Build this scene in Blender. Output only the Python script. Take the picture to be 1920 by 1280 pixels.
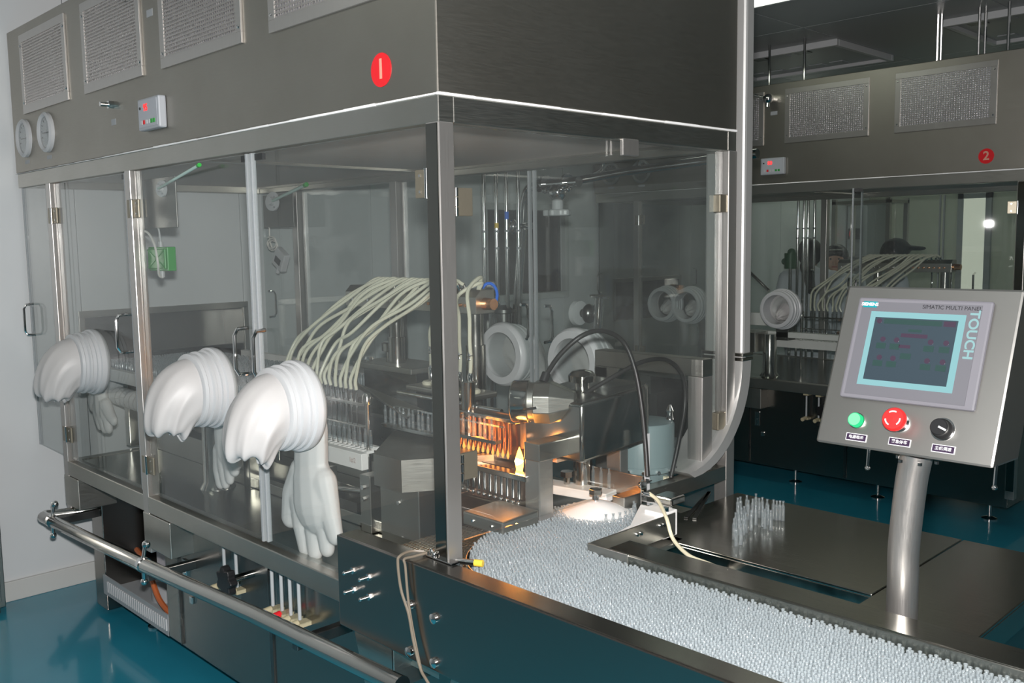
import bpy, bmesh, math, random
import numpy as np
from mathutils import Vector, Matrix
random.seed(7)
rng = np.random.default_rng(7)
for o in list(bpy.data.objects): bpy.data.objects.remove(o)
SC = bpy.context.scene
COL = SC.collection
V = Vector

# ------------------------------------------------------------------ camera, world, flash, exposure
CAM = V((1.7721, -1.4832, 1.74)); FPX = 1751.4
YAW, PIT, ROL = 2.37074, 0.10723, -0.01531
_f = V((math.cos(PIT)*math.cos(YAW), math.cos(PIT)*math.sin(YAW), -math.sin(PIT)))
_r0 = V((math.sin(YAW), -math.cos(YAW), 0)); _u0 = _r0.cross(_f)
CR = _r0*math.cos(ROL) + _u0*math.sin(ROL); CU = -_r0*math.sin(ROL) + _u0*math.cos(ROL); CF = _f
cam = bpy.data.cameras.new('camera'); cam.sensor_width = 36.0; cam.lens = FPX/1920*36.0
cam.clip_start = 0.05; cam.clip_end = 60
camo = bpy.data.objects.new('camera', cam); COL.objects.link(camo)
M = Matrix((CR, CU, -CF)).transposed().to_4x4(); M.translation = CAM
camo.matrix_world = M; SC.camera = camo
w = bpy.data.worlds.new('world'); SC.world = w; w.use_nodes = True
w.node_tree.nodes['Background'].inputs[0].default_value = (0.55, 0.6, 0.6, 1)
w.node_tree.nodes['Background'].inputs[1].default_value = 0.05
fl = bpy.data.lights.new('camera_flash', 'AREA'); fl.shape = 'RECTANGLE'; fl.size = 0.075; fl.size_y = 0.045
fl.energy = 150; fl.color = (1.0, 0.97, 0.95)
flo = bpy.data.objects.new('camera_flash', fl); COL.objects.link(flo)
M2 = M.copy(); M2.translation = CAM + CU*0.115 + CF*0.02; flo.matrix_world = M2
SC.view_settings.view_transform = 'Standard'; SC.view_settings.look = 'None'
SC.view_settings.exposure = 0.0; SC.view_settings.gamma = 1.0; SC.view_settings.use_curve_mapping = False

def at(u, v, ax, val):
    """real place of a thing measured in the photograph, at a known plane of the room"""
    d = CR*((u-960)/FPX) - CU*((v-640)/FPX) + CF
    i = 'xyz'.index(ax)
    return CAM + d*((val-CAM[i])/d[i])

# ------------------------------------------------------------------ materials
MATS = {}
def mat(name, color=(0.8, 0.8, 0.8), rough=0.5, metal=0.0, emit=None, estr=0.0, alpha=1.0, spec=0.5, noise=None, bump=0.0, scale=(1, 1, 1), nscale=20.0, rvar=0.0, trans=0.0, ior=1.45, sss=0.0, coat=0.0):
    if name in MATS: return MATS[name]
    m = bpy.data.materials.new(name); m.use_nodes = True; nt = m.node_tree
    b = nt.nodes['Principled BSDF']
    b.inputs['Base Color'].default_value = (*color, 1); b.inputs['Roughness'].default_value = rough
    b.inputs['Metallic'].default_value = metal; b.inputs['Specular IOR Level'].default_value = spec
    b.inputs['IOR'].default_value = ior; b.inputs['Transmission Weight'].default_value = trans
    b.inputs['Alpha'].default_value = alpha; b.inputs['Coat Weight'].default_value = coat
    if sss: b.inputs['Subsurface Weight'].default_value = sss; b.inputs['Subsurface Radius'].default_value = (0.01, 0.008, 0.006)
    if emit: b.inputs['Emission Color'].default_value = (*emit, 1); b.inputs['Emission Strength'].default_value = estr
    if noise or bump or rvar:
        tc = nt.nodes.new('ShaderNodeTexCoord'); mp = nt.nodes.new('ShaderNodeMapping')
        mp.inputs['Scale'].default_value = scale
        nz = nt.nodes.new('ShaderNodeTexNoise'); nz.inputs['Scale'].default_value = nscale; nz.inputs['Detail'].default_value = 5
        nt.links.new(tc.outputs['Object'], mp.inputs[0]); nt.links.new(mp.outputs[0], nz.inputs['Vector'])
        if noise:
            cr = nt.nodes.new('ShaderNodeValToRGB'); cr.color_ramp.elements[0].position = 0.3; cr.color_ramp.elements[1].position = 0.7
            cr.color_ramp.elements[0].color = (*color, 1); cr.color_ramp.elements[1].color = (*noise, 1)
            nz2 = nt.nodes.new('ShaderNodeTexNoise'); nz2.inputs['Scale'].default_value = 2.3; nz2.inputs['Detail'].default_value = 6
            nt.links.new(tc.outputs['Object'], nz2.inputs['Vector'])
            nt.links.new(nz2.outputs['Fac'], cr.inputs[0]); nt.links.new(cr.outputs[0], b.inputs['Base Color'])
        if rvar:
            mr = nt.nodes.new('ShaderNodeMapRange'); mr.inputs['To Min'].default_value = rough-rvar; mr.inputs['To Max'].default_value = rough+rvar
            mr.inputs['From Min'].default_value = 0.3; mr.inputs['From Max'].default_value = 0.7
            nt.links.new(nz.outputs['Fac'], mr.inputs['Value']); nt.links.new(mr.outputs[0], b.inputs['Roughness'])
        if bump:
            bp = nt.nodes.new('ShaderNodeBump'); bp.inputs['Strength'].default_value = bump; bp.inputs['Distance'].default_value = 0.002
            nt.links.new(nz.outputs['Fac'], bp.inputs['Height']); nt.links.new(bp.outputs[0], b.inputs['Normal'])
    MATS[name] = m
    return m
def schlick(nt, f0):
    lw = nt.nodes.new('ShaderNodeLayerWeight'); lw.inputs[0].default_value = 0.5
    pw = nt.nodes.new('ShaderNodeMath'); pw.operation = 'POWER'; pw.inputs[1].default_value = 5.0
    ma = nt.nodes.new('ShaderNodeMath'); ma.operation = 'MULTIPLY_ADD'; ma.inputs[1].default_value = 1-f0; ma.inputs[2].default_value = f0
    nt.links.new(lw.outputs['Facing'], pw.inputs[0]); nt.links.new(pw.outputs[0], ma.inputs[0]); return ma
def glassmat(name, tint, refl=1.0, rough=0.01, haze=0.0):
    m = bpy.data.materials.new(name); m.use_nodes = True; nt = m.node_tree
    nt.nodes.remove(nt.nodes['Principled BSDF']); out = nt.nodes['Material Output']
    tr = nt.nodes.new('ShaderNodeBsdfTransparent'); tr.inputs[0].default_value = (*tint, 1)
    gl = nt.nodes.new('ShaderNodeBsdfGlossy'); gl.inputs['Roughness'].default_value = rough
    fr = schlick(nt, 0.04*refl)
    mx = nt.nodes.new('ShaderNodeMixShader')
    nt.links.new(fr.outputs[0], mx.inputs[0])
    nt.links.new(gl.outputs[0], mx.inputs[2])
    if haze:
        df = nt.nodes.new('ShaderNodeBsdfDiffuse'); df.inputs[0].default_value = (0.8, 0.82, 0.82, 1)
        nz = nt.nodes.new('ShaderNodeTexNoise'); nz.inputs['Scale'].default_value = 5; nz.inputs['Detail'].default_value = 8
        mr = nt.nodes.new('ShaderNodeMapRange'); mr.inputs['From Min'].default_value = 0.35; mr.inputs['From Max'].default_value = 0.75
        mr.inputs['To Min'].default_value = haze*0.4; mr.inputs['To Max'].default_value = haze*1.4
        m2 = nt.nodes.new('ShaderNodeMixShader')
        nt.links.new(nz.outputs['Fac'], mr.inputs['Value']); nt.links.new(mr.outputs[0], m2.inputs[0])
        nt.links.new(tr.outputs[0], m2.inputs[1]); nt.links.new(df.outputs[0], m2.inputs[2]); nt.links.new(m2.outputs[0], mx.inputs[1])
    else: nt.links.new(tr.outputs[0], mx.inputs[1])
    nt.links.new(mx.outputs[0], out.inputs[0]); MATS[name] = m
    return m
STEEL = mat('brushed_steel', (0.43, 0.42, 0.38), 0.36, 1.0, noise=(0.50, 0.49, 0.46), bump=0.02, scale=(2, 2, 60), nscale=9, rvar=0.05)
STEELH = mat('hood_steel', (0.345, 0.325, 0.285), 0.42, 1.0, noise=(0.40, 0.38, 0.34), bump=0.006, scale=(3, 3, 80), nscale=7, rvar=0.025)
STEELV = mat('post_steel', (0.52, 0.50, 0.48), 0.36, 0.9, bump=0.02, scale=(90, 90, 1.5), nscale=6, rvar=0.06)
POL = mat('polished_steel', (0.55, 0.54, 0.51), 0.16, 1.0, rvar=0.05, nscale=12, noise=(0.48, 0.47, 0.44))
TABLE = mat('table_steel', (0.40, 0.39, 0.345), 0.2, 1.0, bump=0.05, scale=(2, 60, 2), nscale=8, rvar=0.05, noise=(0.45, 0.44, 0.40))
BASE = mat('base_steel', (0.27, 0.255, 0.235), 0.24, 1.0)
CHROME = mat('chrome', (0.72, 0.71, 0.70), 0.09, 1.0)
DARKST = mat('dark_steel', (0.16, 0.16, 0.155), 0.35, 1.0, rvar=0.08, nscale=14)
ALUF = mat('filter_foil', (0.62, 0.62, 0.66), 0.28, 1.0, bump=1.0, scale=(1, 1, 1), nscale=160)
WHITE = mat('white_plastic', (0.49, 0.50, 0.51), 0.35)
OFFW = mat('off_white', (0.72, 0.70, 0.66), 0.5)
PTFE = mat('ptfe', (0.83, 0.82, 0.80), 0.45, noise=(0.76, 0.75, 0.73))
SEALM = mat('white_sealant', (0.85, 0.85, 0.85), 0.6)
RUBBER = mat('white_rubber', (0.49, 0.482, 0.478), 0.45, noise=(0.465, 0.452, 0.445))
GLOVE = mat('glove_latex', (0.64, 0.63, 0.625), 0.5)
DIFFU = mat('diffuser_cloth', (0.62, 0.56, 0.52), 0.8)
BLACK = mat('black_plastic', (0.012, 0.012, 0.013), 0.35)
BLACKR = mat('black_rubber', (0.018, 0.018, 0.018), 0.45)
RED = mat('red_paint', (0.62, 0.012, 0.018), 0.4)
GREEN = mat('green_plastic', (0.02, 0.30, 0.04), 0.4)
BLUE = mat('blue_hose', (0.02, 0.14, 0.62), 0.3)
YEL = mat('yellow_tip', (0.75, 0.5, 0.05), 0.4)
ORANGEH = mat('orange_hose', (0.45, 0.11, 0.03), 0.45)
BRASS = mat('brass', (0.62, 0.45, 0.16), 0.25, 1.0)
COPPER = mat('copper', (0.75, 0.38, 0.2), 0.25, 1.0)
CREAM = mat('cream_cable', (0.78, 0.72, 0.52), 0.45)
GREYC = mat('grey_cable', (0.15, 0.125, 0.095), 0.45)
GREYP = mat('grey_plastic', (0.33, 0.345, 0.36), 0.45)
BLOWER = mat('blower_paint', (0.20, 0.265, 0.275), 0.4, noise=(0.18, 0.24, 0.25))
SILIC = mat('silicone_tube', (0.62, 0.62, 0.50), 0.3, alpha=0.8, sss=0.0)
FLOOR = mat('epoxy_floor', (0.018, 0.215, 0.31), 0.15, noise=(0.024, 0.25, 0.35), coat=0.3)
WALLM = mat('wall_panel_white', (0.66, 0.68, 0.69), 0.32, noise=(0.63, 0.65, 0.66))
WALLG = mat('wall_panel_green', (0.52, 0.54, 0.45), 0.5)
CEILM = mat('ceiling_panel', (0.32, 0.34, 0.34), 0.4)
SKIRT = mat('skirting', (0.58, 0.58, 0.56), 0.5)
GALV = mat('galvanised_sheet', (0.50, 0.50, 0.49), 0.42, 0.65, noise=(0.57, 0.57, 0.56))
GLASS = glassmat('door_glass', (0.93, 0.945, 0.94), 1.0, 0.012, haze=0.018)
GLASSC = glassmat('clear_glass', (0.95, 0.96, 0.96), 1.0, 0.01)
EDGE = mat('acrylic_edge', (0.46, 0.49, 0.51), 0.12, bump=0.9, scale=(4, 4, 40), nscale=9, alpha=0.6)
HINGE = mat('hinge_steel', (0.30, 0.27, 0.21), 0.42, 0.8, bump=0.3, nscale=60)
AMP = None
def ampmat(nm='ampoule_glass', tr_=0.66, f0=0.10):
    m = bpy.data.materials.new(nm); m.use_nodes = True; nt = m.node_tree
    nt.nodes.remove(nt.nodes['Principled BSDF']); out = nt.nodes['Material Output']
    df = nt.nodes.new('ShaderNodeBsdfDiffuse'); df.inputs[0].default_value = (0.66, 0.73, 0.76, 1)
    tl = nt.nodes.new('ShaderNodeBsdfTranslucent'); tl.inputs[0].default_value = (0.66, 0.73, 0.76, 1)
    m0 = nt.nodes.new('ShaderNodeMixShader'); m0.inputs[0].default_value = 0.4
    tr = nt.nodes.new('ShaderNodeBsdfTransparent'); tr.inputs[0].default_value = (0.93, 0.95, 0.96, 1)
    gl = nt.nodes.new('ShaderNodeBsdfGlossy'); gl.inputs['Roughness'].default_value = 0.08
    fr = schlick(nt, f0)
    m1 = nt.nodes.new('ShaderNodeMixShader'); m1.inputs[0].default_value = tr_
    m2 = nt.nodes.new('ShaderNodeMixShader')
    L = nt.links.new
    L(df.outputs[0], m0.inputs[1]); L(tl.outputs[0], m0.inputs[2])
    L(m0.outputs[0], m1.inputs[1]); L(tr.outputs[0], m1.inputs[2])
    L(fr.outputs[0], m2.inputs[0]); L(m1.outputs[0], m2.inputs[1]); L(gl.outputs[0], m2.inputs[2])
    L(m2.outputs[0], out.inputs[0]); return m
AMP = ampmat(); AMPC = ampmat('clear_ampoule_glass', 0.86, 0.10)
def emis(name, col, s):
    if name in MATS: return MATS[name]
    m = bpy.data.materials.new(name); m.use_nodes = True; nt = m.node_tree
    nt.nodes.remove(nt.nodes['Principled BSDF'])
    e = nt.nodes.new('ShaderNodeEmission'); e.inputs[0].default_value = (*col, 1); e.inputs[1].default_value = s
    nt.links.new(e.outputs[0], nt.nodes['Material Output'].inputs[0]); MATS[name] = m
    return m
LAMP = emis('ceiling_lamp_glow', (0.93, 1.0, 0.84), 7.0)
FLAMEM = emis('flame_glow', (1.0, 0.33, 0.03), 22.0)
FLAMEC = emis('flame_core', (1.0, 0.72, 0.2), 40.0)
REDLED = emis('red_led', (1.0, 0.03, 0.03), 2.2)
GREENL = emis('green_lamp', (0.05, 0.9, 0.35), 1.0)
GREENC = emis('green_lamp_cap', (0.35, 1.0, 0.62), 1.0)

# ------------------------------------------------------------------ mesh helpers
ORG = {}
class MB:
    def __init__(s): s.v = []; s.f = []
    def add(s, vs, fs):
        n = len(s.v); s.v += [tuple(p) for p in vs]; s.f += [tuple(i+n for i in f) for f in fs]; return s
    def box(s, x0, x1, y0, y1, z0, z1):
        return s.add([(x0,y0,z0),(x1,y0,z0),(x1,y1,z0),(x0,y1,z0),(x0,y0,z1),(x1,y0,z1),(x1,y1,z1),(x0,y1,z1)],
                     [(0,3,2,1),(4,5,6,7),(0,1,5,4),(1,2,6,5),(2,3,7,6),(3,0,4,7)])
    def obox(s, c, ax, h):
        c = V(c); a = [V(x).normalized()*k for x, k in zip(ax, h)]
        vs = [c + a[0]*i + a[1]*j + a[2]*k for k in (-1, 1) for i, j in ((-1,-1),(1,-1),(1,1),(-1,1))]
        return s.add(vs, [(0,3,2,1),(4,5,6,7),(0,1,5,4),(1,2,6,5),(2,3,7,6),(3,0,4,7)])
    def bar(s, p0, p1, wd, ht, up=(0,0,1)):
        p0, p1 = V(p0), V(p1); d = (p1-p0); L = d.length; d.normalize()
        sd = d.cross(V(up)); 
        if sd.length < 1e-4: sd = d.cross(V((1,0,0)))
        sd.normalize(); u = sd.cross(d)
        return s.obox((p0+p1)/2, (d, sd, u), (L/2, wd/2, ht/2))
    def lathe(s, prof, o=(0,0,0), ax=(0,0,1), seg=20, sx=1.0, ref=None):
        o = V(o); a = V(ax).normalized()
        e1 = V(ref) if ref else (V((1,0,0)) if abs(a.x) < 0.9 else V((0,1,0)))
        e1 = (e1 - a*e1.dot(a)).normalized(); e2 = a.cross(e1)
        vs, fs = [], []; n = len(prof)
        for r, h in prof:
            for k in range(seg):
                t = 2*math.pi*k/seg; vs.append(o + a*h + e1*(r*sx*math.cos(t)) + e2*(r*math.sin(t)))
        for i in range(n-1):
            for k in range(seg):
                k2 = (k+1) % seg; fs.append((i*seg+k, i*seg+k2, (i+1)*seg+k2, (i+1)*seg+k))
        if prof[0][0] > 1e-6: fs.append(tuple(range(seg-1, -1, -1)))
        if prof[-1][0] > 1e-6: fs.append(tuple((n-1)*seg+k for k in range(seg)))
        return s.add(vs, fs)
    def ringlathe(s, prof, o, ax, seg=32):
        """closed profile: no caps"""
        o = V(o); a = V(ax).normalized(); e1 = V((1,0,0)) if abs(a.x) < 0.9 else V((0,1,0))
        e1 = (e1-a*e1.dot(a)).normalized(); e2 = a.cross(e1); vs, fs = [], []; n = len(prof)
        for r, h in prof:
            for k in range(seg):
                t = 2*math.pi*k/seg; vs.append(o + a*h + e1*(r*math.cos(t)) + e2*(r*math.sin(t)))
        for i in range(n):
            j = (i+1) % n
            for k in range(seg):
                k2 = (k+1) % seg; fs.append((i*seg+k, i*seg+k2, j*seg+k2, j*seg+k))
        return s.add(vs, fs)
    def cyl(s, p0, p1, r, r1=None, seg=16):
        p0, p1 = V(p0), V(p1); d = p1-p0
        return s.lathe([(r, 0), (r if r1 is None else r1, d.length)], p0, d, seg)
    def tube(s, pts, r, seg=8, cap=True):
        pts = [V(p) for p in pts]; n = len(pts); vs, fs = [], []
        t = (pts[1]-pts[0]).normalized(); e1 = t.cross(V((0,0,1)))
        if e1.length < 1e-3: e1 = t.cross(V((0,1,0)))
        e1.normalize()
        for i, p in enumerate(pts):
            if i == 0: t = pts[1]-pts[0]
            elif i == n-1: t = pts[-1]-pts[-2]
            else: t = pts[i+1]-pts[i-1]
            t.normalize(); e1 = (e1 - t*e1.dot(t)).normalized(); e2 = t.cross(e1)
            rr = r[i] if isinstance(r, (list, tuple)) else r
            for k in range(seg):
                a = 2*math.pi*k/seg; vs.append(p + e1*(rr*math.cos(a)) + e2*(rr*math.sin(a)))
        for i in range(n-1):
            for k in range(seg):
                k2 = (k+1) % seg; fs.append((i*seg+k, i*seg+k2, (i+1)*seg+k2, (i+1)*seg+k))
        if cap: fs += [tuple(range(seg-1, -1, -1)), tuple((n-1)*seg+k for k in range(seg))]
        return s.add(vs, fs)
    def prism(s, poly, vec):
        n = len(poly); p = [V(q) for q in poly]; vec = V(vec)
        vs = p + [q+vec for q in p]
        return s.add(vs, [tuple(range(n-1, -1, -1)), tuple(range(n, 2*n))] + [(i, (i+1) % n, n+(i+1) % n, n+i) for i in range(n)])
    def ball(s, c, r, seg=12, rings=8, sc=(1,1,1)):
        c = V(c); vs, fs = [], []
        for i in range(rings+1):
            ph = math.pi*i/rings
            for k in range(seg):
                t = 2*math.pi*k/seg
                vs.append(c + V((r*sc[0]*math.sin(ph)*math.cos(t), r*sc[1]*math.sin(ph)*math.sin(t), r*sc[2]*math.cos(ph))))
        for i in range(rings):
            for k in range(seg):
                k2 = (k+1) % seg; fs.append((i*seg+k, (i+1)*seg+k, (i+1)*seg+k2, i*seg+k2))
        return s.add(vs, fs)
    def capsule(s, p0, p1, r0, r1, flat=None, seg=12):
        """tapered capsule; flat=(dir,factor) squashes it along dir"""
        p0, p1 = V(p0), V(p1); d = p1-p0; L = max(d.length, 1e-5)
        prof = [(0, -r0)] + [(r0*math.cos(a), r0*math.sin(a)) for a in (-1.1, -0.7, -0.3)] + [(r0, 0), (r1, L)] + [(r1*math.cos(a), L+r1*math.sin(a)) for a in (0.3, 0.7, 1.1)] + [(0, L+r1)]
        n0 = len(s.v); s.lathe([(max(a, 1e-4), b) for a, b in prof], p0, d, seg)
        if flat:
            fd = V(flat[0]).normalized(); c = (p0+p1)/2
            for i in range(n0, len(s.v)):
                q = V(s.v[i]); k = (q-c).dot(fd); s.v[i] = tuple(q + fd*(k*(flat[1]-1)))
        return s
    def build(s, name, mt, parent=None, label=None, cat=None, group=None, kind=None, smooth=False, bevel=0.0, fix=True, origin=None):
        if parent is not None: og = ORG[parent.name]
        else:
            if origin is not None: og = V(origin)
            else:
                a = np.array(s.v); lo, hi = a.min(0), a.max(0); og = V(((lo[0]+hi[0])/2, (lo[1]+hi[1])/2, lo[2]))
        me = bpy.data.meshes.new(name); me.from_pydata([(p[0]-og.x, p[1]-og.y, p[2]-og.z) for p in s.v], [], s.f)
        if fix:
            bm = bmesh.new(); bm.from_mesh(me); bmesh.ops.recalc_face_normals(bm, faces=bm.faces); bm.to_mesh(me); bm.free()
        if smooth:
            me.polygons.foreach_set('use_smooth', [True]*len(me.polygons)); me.set_sharp_from_angle(angle=0.7)
        me.materials.append(mt)
        o = bpy.data.objects.new(name, me); COL.objects.link(o)
        if parent is not None: o.parent = parent
        else: o.location = og
        ORG[o.name] = og
        if bevel:
            b = o.modifiers.new('bevel', 'BEVEL'); b.width = bevel; b.segments = 2; b.limit_method = 'ANGLE'; b.angle_limit = 0.7
        tag(o, label, cat, group, kind); return o
def tag(o, label=None, cat=None, group=None, kind=None):
    if label: o['label'] = label
    if cat: o['category'] = cat
    if group: o['group'] = group
    if kind: o['kind'] = kind
    return o
def thing(name, label, cat, loc, group=None):
    o = bpy.data.objects.new(name, None); COL.objects.link(o); o.location = loc; o.empty_display_size = 0.05
    ORG[o.name] = V(loc); return tag(o, label, cat, group)
def dup(root, off, label=None, group=None):
    off = V(off)
    def rec(o, par):
        c = o.copy(); COL.objects.link(c); c.parent = par; ORG[c.name] = ORG[o.name] + off
        for ch in [x for x in bpy.data.objects if x.parent == o]: rec(ch, c)
        return c
    r = rec(root, None); r.location = V(root.location) + off
    if label: r['label'] = label
    if group: r['group'] = group
    return r
def B(*a): return MB().box(*a)
def remesh(o, vox, it=4):
    m = o.modifiers.new('remesh', 'REMESH'); m.mode = 'VOXEL'; m.voxel_size = vox; m.use_smooth_shade = True
    if it: s = o.modifiers.new('smooth', 'SMOOTH'); s.iterations = it; s.factor = 0.5
    return o
def spline(pts, n=8):
    P = [V(p) for p in pts]; P = [P[0]*2-P[1]] + P + [P[-1]*2-P[-2]]; out = []
    for i in range(1, len(P)-2):
        for k in range(n):
            t = k/n; a, b, c, d = P[i-1], P[i], P[i+1], P[i+2]
            out.append(0.5*((2*b) + (c-a)*t + (2*a-5*b+4*c-d)*t*t + (3*b-a-3*c+d)*t**3))
    out.append(P[-2]); return out
def text(body, size, mt, parent, o, right, up, name='lettering', align='CENTER', bold=0.0, sx=1.0):
    cu = bpy.data.curves.new(name, 'FONT'); cu.body = body; cu.size = size; cu.align_x = align; cu.align_y = 'CENTER'
    cu.extrude = 0.0004; cu.offset = bold
    t = bpy.data.objects.new('tmp_text', cu); COL.objects.link(t); bpy.context.view_layer.update()
    me = bpy.data.meshes.new_from_object(t.evaluated_get(bpy.context.evaluated_depsgraph_get()))
    bpy.data.objects.remove(t); me.name = name
    r = V(right).normalized(); u = V(up).normalized(); n = r.cross(u)
    mm = Matrix((r*sx, u, n)).transposed().to_4x4(); mm.translation = V(o) - ORG[parent.name]
    me.transform(mm); me.materials.clear(); me.materials.append(mt)
    ob = bpy.data.objects.new(name, me); COL.objects.link(ob); ob.parent = parent; ORG[ob.name] = ORG[parent.name]
    return ob

# ------------------------------------------------------------------ the room
XL = -3.2; ZC = 3.1; XR = 5.2; YF = -4.2; YB = 9.2
B(XL-1.5, XR, YF, YB, -0.1, 0.0).build('floor', FLOOR, kind='structure')
wl = thing('wall_left', None, None, (XL, 2.5, 0)); wl['kind'] = 'structure'
DY = 4.27
def wp(y0, y1, z0, z1): B(XL-0.06, XL, y0+0.002, y1-0.002, z0, z1).build('wall_panel', WALLM, wl, bevel=0.0015)
OP = [(0.27, 1.18), (0.27+DY, 1.18+DY)]; OZ = (1.06, 1.39); WY = (3.10, 3.92); WZ = (1.345, 1.965)
ys = [YF, -2.6, -1.4, -0.2]
for a, b in zip(ys[:-1], ys[1:]): wp(a, b, 0, ZC)
wp(-0.2, OP[0][0], 0, ZC)
for a, b in OP: wp(a, b, 0, OZ[0]); wp(a, b, OZ[1], ZC)
wp(OP[0][1], 2.1, 0, ZC); wp(2.1, WY[0], 0, ZC)
wp(*WY, 0, WZ[0]); wp(*WY, WZ[1], ZC); wp(WY[1], OP[1][0], 0, ZC); wp(OP[1][1], 7.2, 0, ZC); wp(7.2, YB, 0, ZC)
B(XL, XL+0.02, YF, YB, 0.0, 0.10).build('baseboard_left', SKIRT, kind='structure', bevel=0.004)
B(XL-1.5, XR, YB, YB+0.1, 0, ZC).build('wall_back', WALLG, kind='structure')
B(XR, XR+0.1, YF, YB, 0, ZC).build('wall_right', WALLM, kind='structure')
B(XL-1.5, XR, YF-0.1, YF, 0, ZC).build('wall_front', WALLM, kind='structure')
ce = thing('ceiling', None, None, (0, 2.5, ZC)); ce['kind'] = 'structure'
for i in range(9):
    for j in range(8):
        x0 = XL-1.5+i*1.1; y0 = YF+j*1.7
        B(x0+0.004, min(x0+1.096, XR), y0+0.004, min(y0+1.696, YB), ZC, ZC+0.05).build('ceiling_panel', CEILM, ce)
# window in the left wall between the machines
wn = thing('window_1', None, None, (XL, 3.5, WZ[0])); wn['kind'] = 'structure'
fr = MB()
for a, b, c, d in ((WY[0]-0.04, WY[1]+0.04, WZ[1], WZ[1]+0.05), (WY[0]-0.04, WY[1]+0.04, WZ[0]-0.05, WZ[0]), (WY[0]-0.04, WY[0], WZ[0], WZ[1]), (WY[1], WY[1]+0.04, WZ[0], WZ[1])):
    fr.box(XL-0.02, XL+0.025, a, b, c, d)
fr.build('window_frame', mat('window_frame_grey', (0.5, 0.52, 0.51), 0.4), wn, bevel=0.003)
B(XL-0.035, XL-0.03, WY[0], WY[1], *WZ).build('window_pane', GLASSC, wn)
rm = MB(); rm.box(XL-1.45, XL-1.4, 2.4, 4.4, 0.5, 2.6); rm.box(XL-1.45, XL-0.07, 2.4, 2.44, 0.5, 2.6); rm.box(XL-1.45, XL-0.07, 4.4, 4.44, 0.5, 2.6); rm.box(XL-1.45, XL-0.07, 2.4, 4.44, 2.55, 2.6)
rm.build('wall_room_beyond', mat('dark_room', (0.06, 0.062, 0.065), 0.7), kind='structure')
cb = thing('locker', 'pale double-door locker seen through the window in the left wall', 'locker', (XL-1.0, 4.15, 0.5))
B(XL-1.2, XL-0.8, 3.98, 4.38, 0.5, 2.2).build('body', mat('locker_beige', (0.5, 0.45, 0.36), 0.5), cb)
for k in (0, 1): B(XL-0.8, XL-0.785, 3.985+k*0.2, 4.175+k*0.2, 0.55, 2.15).build('door', MATS['locker_beige'], cb, bevel=0.003)
# tunnel outlets in the left wall
for k, (a, b) in enumerate(OP):
    t = thing('tunnel_outlet', 'dark steel lined tunnel opening in the left wall behind the %s machine' % ('near', 'far')[k], 'tunnel outlet', (XL-0.4, (a+b)/2, OZ[0]))
    m = MB(); m.box(XL-1.2, XL, a, b, OZ[1]-0.012, OZ[1]); m.box(XL-1.2, XL, a, a+0.012, *OZ); m.box(XL-1.2, XL, b-0.012, b, *OZ); m.box(XL-1.2, XL-1.18, a, b, *OZ); m.box(XL-1.2, XL, a, b, OZ[0], OZ[0]+0.012)
    m.build('lining', POL, t)
    m = MB(); m.box(XL, XL+0.012, a-0.02, b+0.02, OZ[1]-0.01, OZ[1]+0.025); m.box(XL, XL+0.012, a-0.02, a+0.01, *OZ); m.box(XL, XL+0.012, b-0.01, b+0.02, *OZ)
    m.build('frame', STEEL, t, bevel=0.002)
    B(XL-0.25, XL-0.235, a+0.012, b-0.012, OZ[0]+0.09, OZ[1]-0.012).build('curtain_plate', DARKST, t)
# ceiling fixtures
LAMPA = emis('aisle_lamp_glow', (0.93, 1.0, 0.84), 4.5); LAMPF = emis('front_lamp_glow', (0.97, 1.0, 0.92), 3.4)
def ceil_light(x0, x1, y0, y1, lab, lm=LAMP):
    t = thing('ceiling_light', lab, 'ceiling light', ((x0+x1)/2, (y0+y1)/2, ZC-0.03), 'ceiling lights')
    m = MB(); g = 0.03
    m.box(x0-g, x1+g, y0-g, y0, ZC-0.03, ZC); m.box(x0-g, x1+g, y1, y1+g, ZC-0.03, ZC); m.box(x0-g, x0, y0, y1, ZC-0.03, ZC); m.box(x1, x1+g, y0, y1, ZC-0.03, ZC)
    m.build('frame', WHITE, t); B(x0, x1, y0, y1, ZC-0.022, ZC-0.012).build('diffuser', lm, t)
ceil_light(-1.9, -0.8, 3.19, 3.47, 'glowing ceiling light above the aisle between the two machines', LAMPA)
ceil_light(-2.4, -1.3, -1.6, -1.32, 'ceiling light over the front aisle near the left wall', LAMPF)
ceil_light(-0.6, 0.5, -3.4, -3.12, 'added unseen ceiling light at the front wall, brightening the hood front', LAMPF)  # extra unseen lamp, added to brighten the front wall and hood
ceil_light(-1.4, -0.3, 7.4, 7.68, 'ceiling light at the far end of the room')
ceil_light(-3.0, -1.9, 7.4, 7.68, 'added unseen ceiling light brightening the people behind the far machine')  # extra unseen lamp, added to light up the people
def ceil_vent(x0, x1, y0, y1, lab):
    t = thing('ceiling_vent', lab, 'ceiling vent', ((x0+x1)/2, (y0+y1)/2, ZC-0.06))
    m = MB(); g = 0.035
    m.box(x0, x1, y0, y0+g, ZC-0.045, ZC); m.box(x0, x1, y1-g, y1, ZC-0.045, ZC); m.box(x0, x0+g, y0+g, y1-g, ZC-0.045, ZC); m.box(x1-g, x1, y0+g, y1-g, ZC-0.045, ZC)
    m.build('frame', WHITE, t, bevel=0.003)
    B(x0+g, x1-g, y0+g, y1-g, ZC-0.02, ZC).build('plate', CEILM, t)
    n = int((x1-x0-0.2)/0.17)
    for i in range(n):
        for yy in (y0+0.12, y1-0.22):
            B(x0+0.1+i*0.17, x0+0.21+i*0.17, yy, yy+0.1, ZC-0.026, ZC-0.018).build('slot', BLACK if (i % 2 == 0 and yy < y0+0.2) else GREYP, t)
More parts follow.
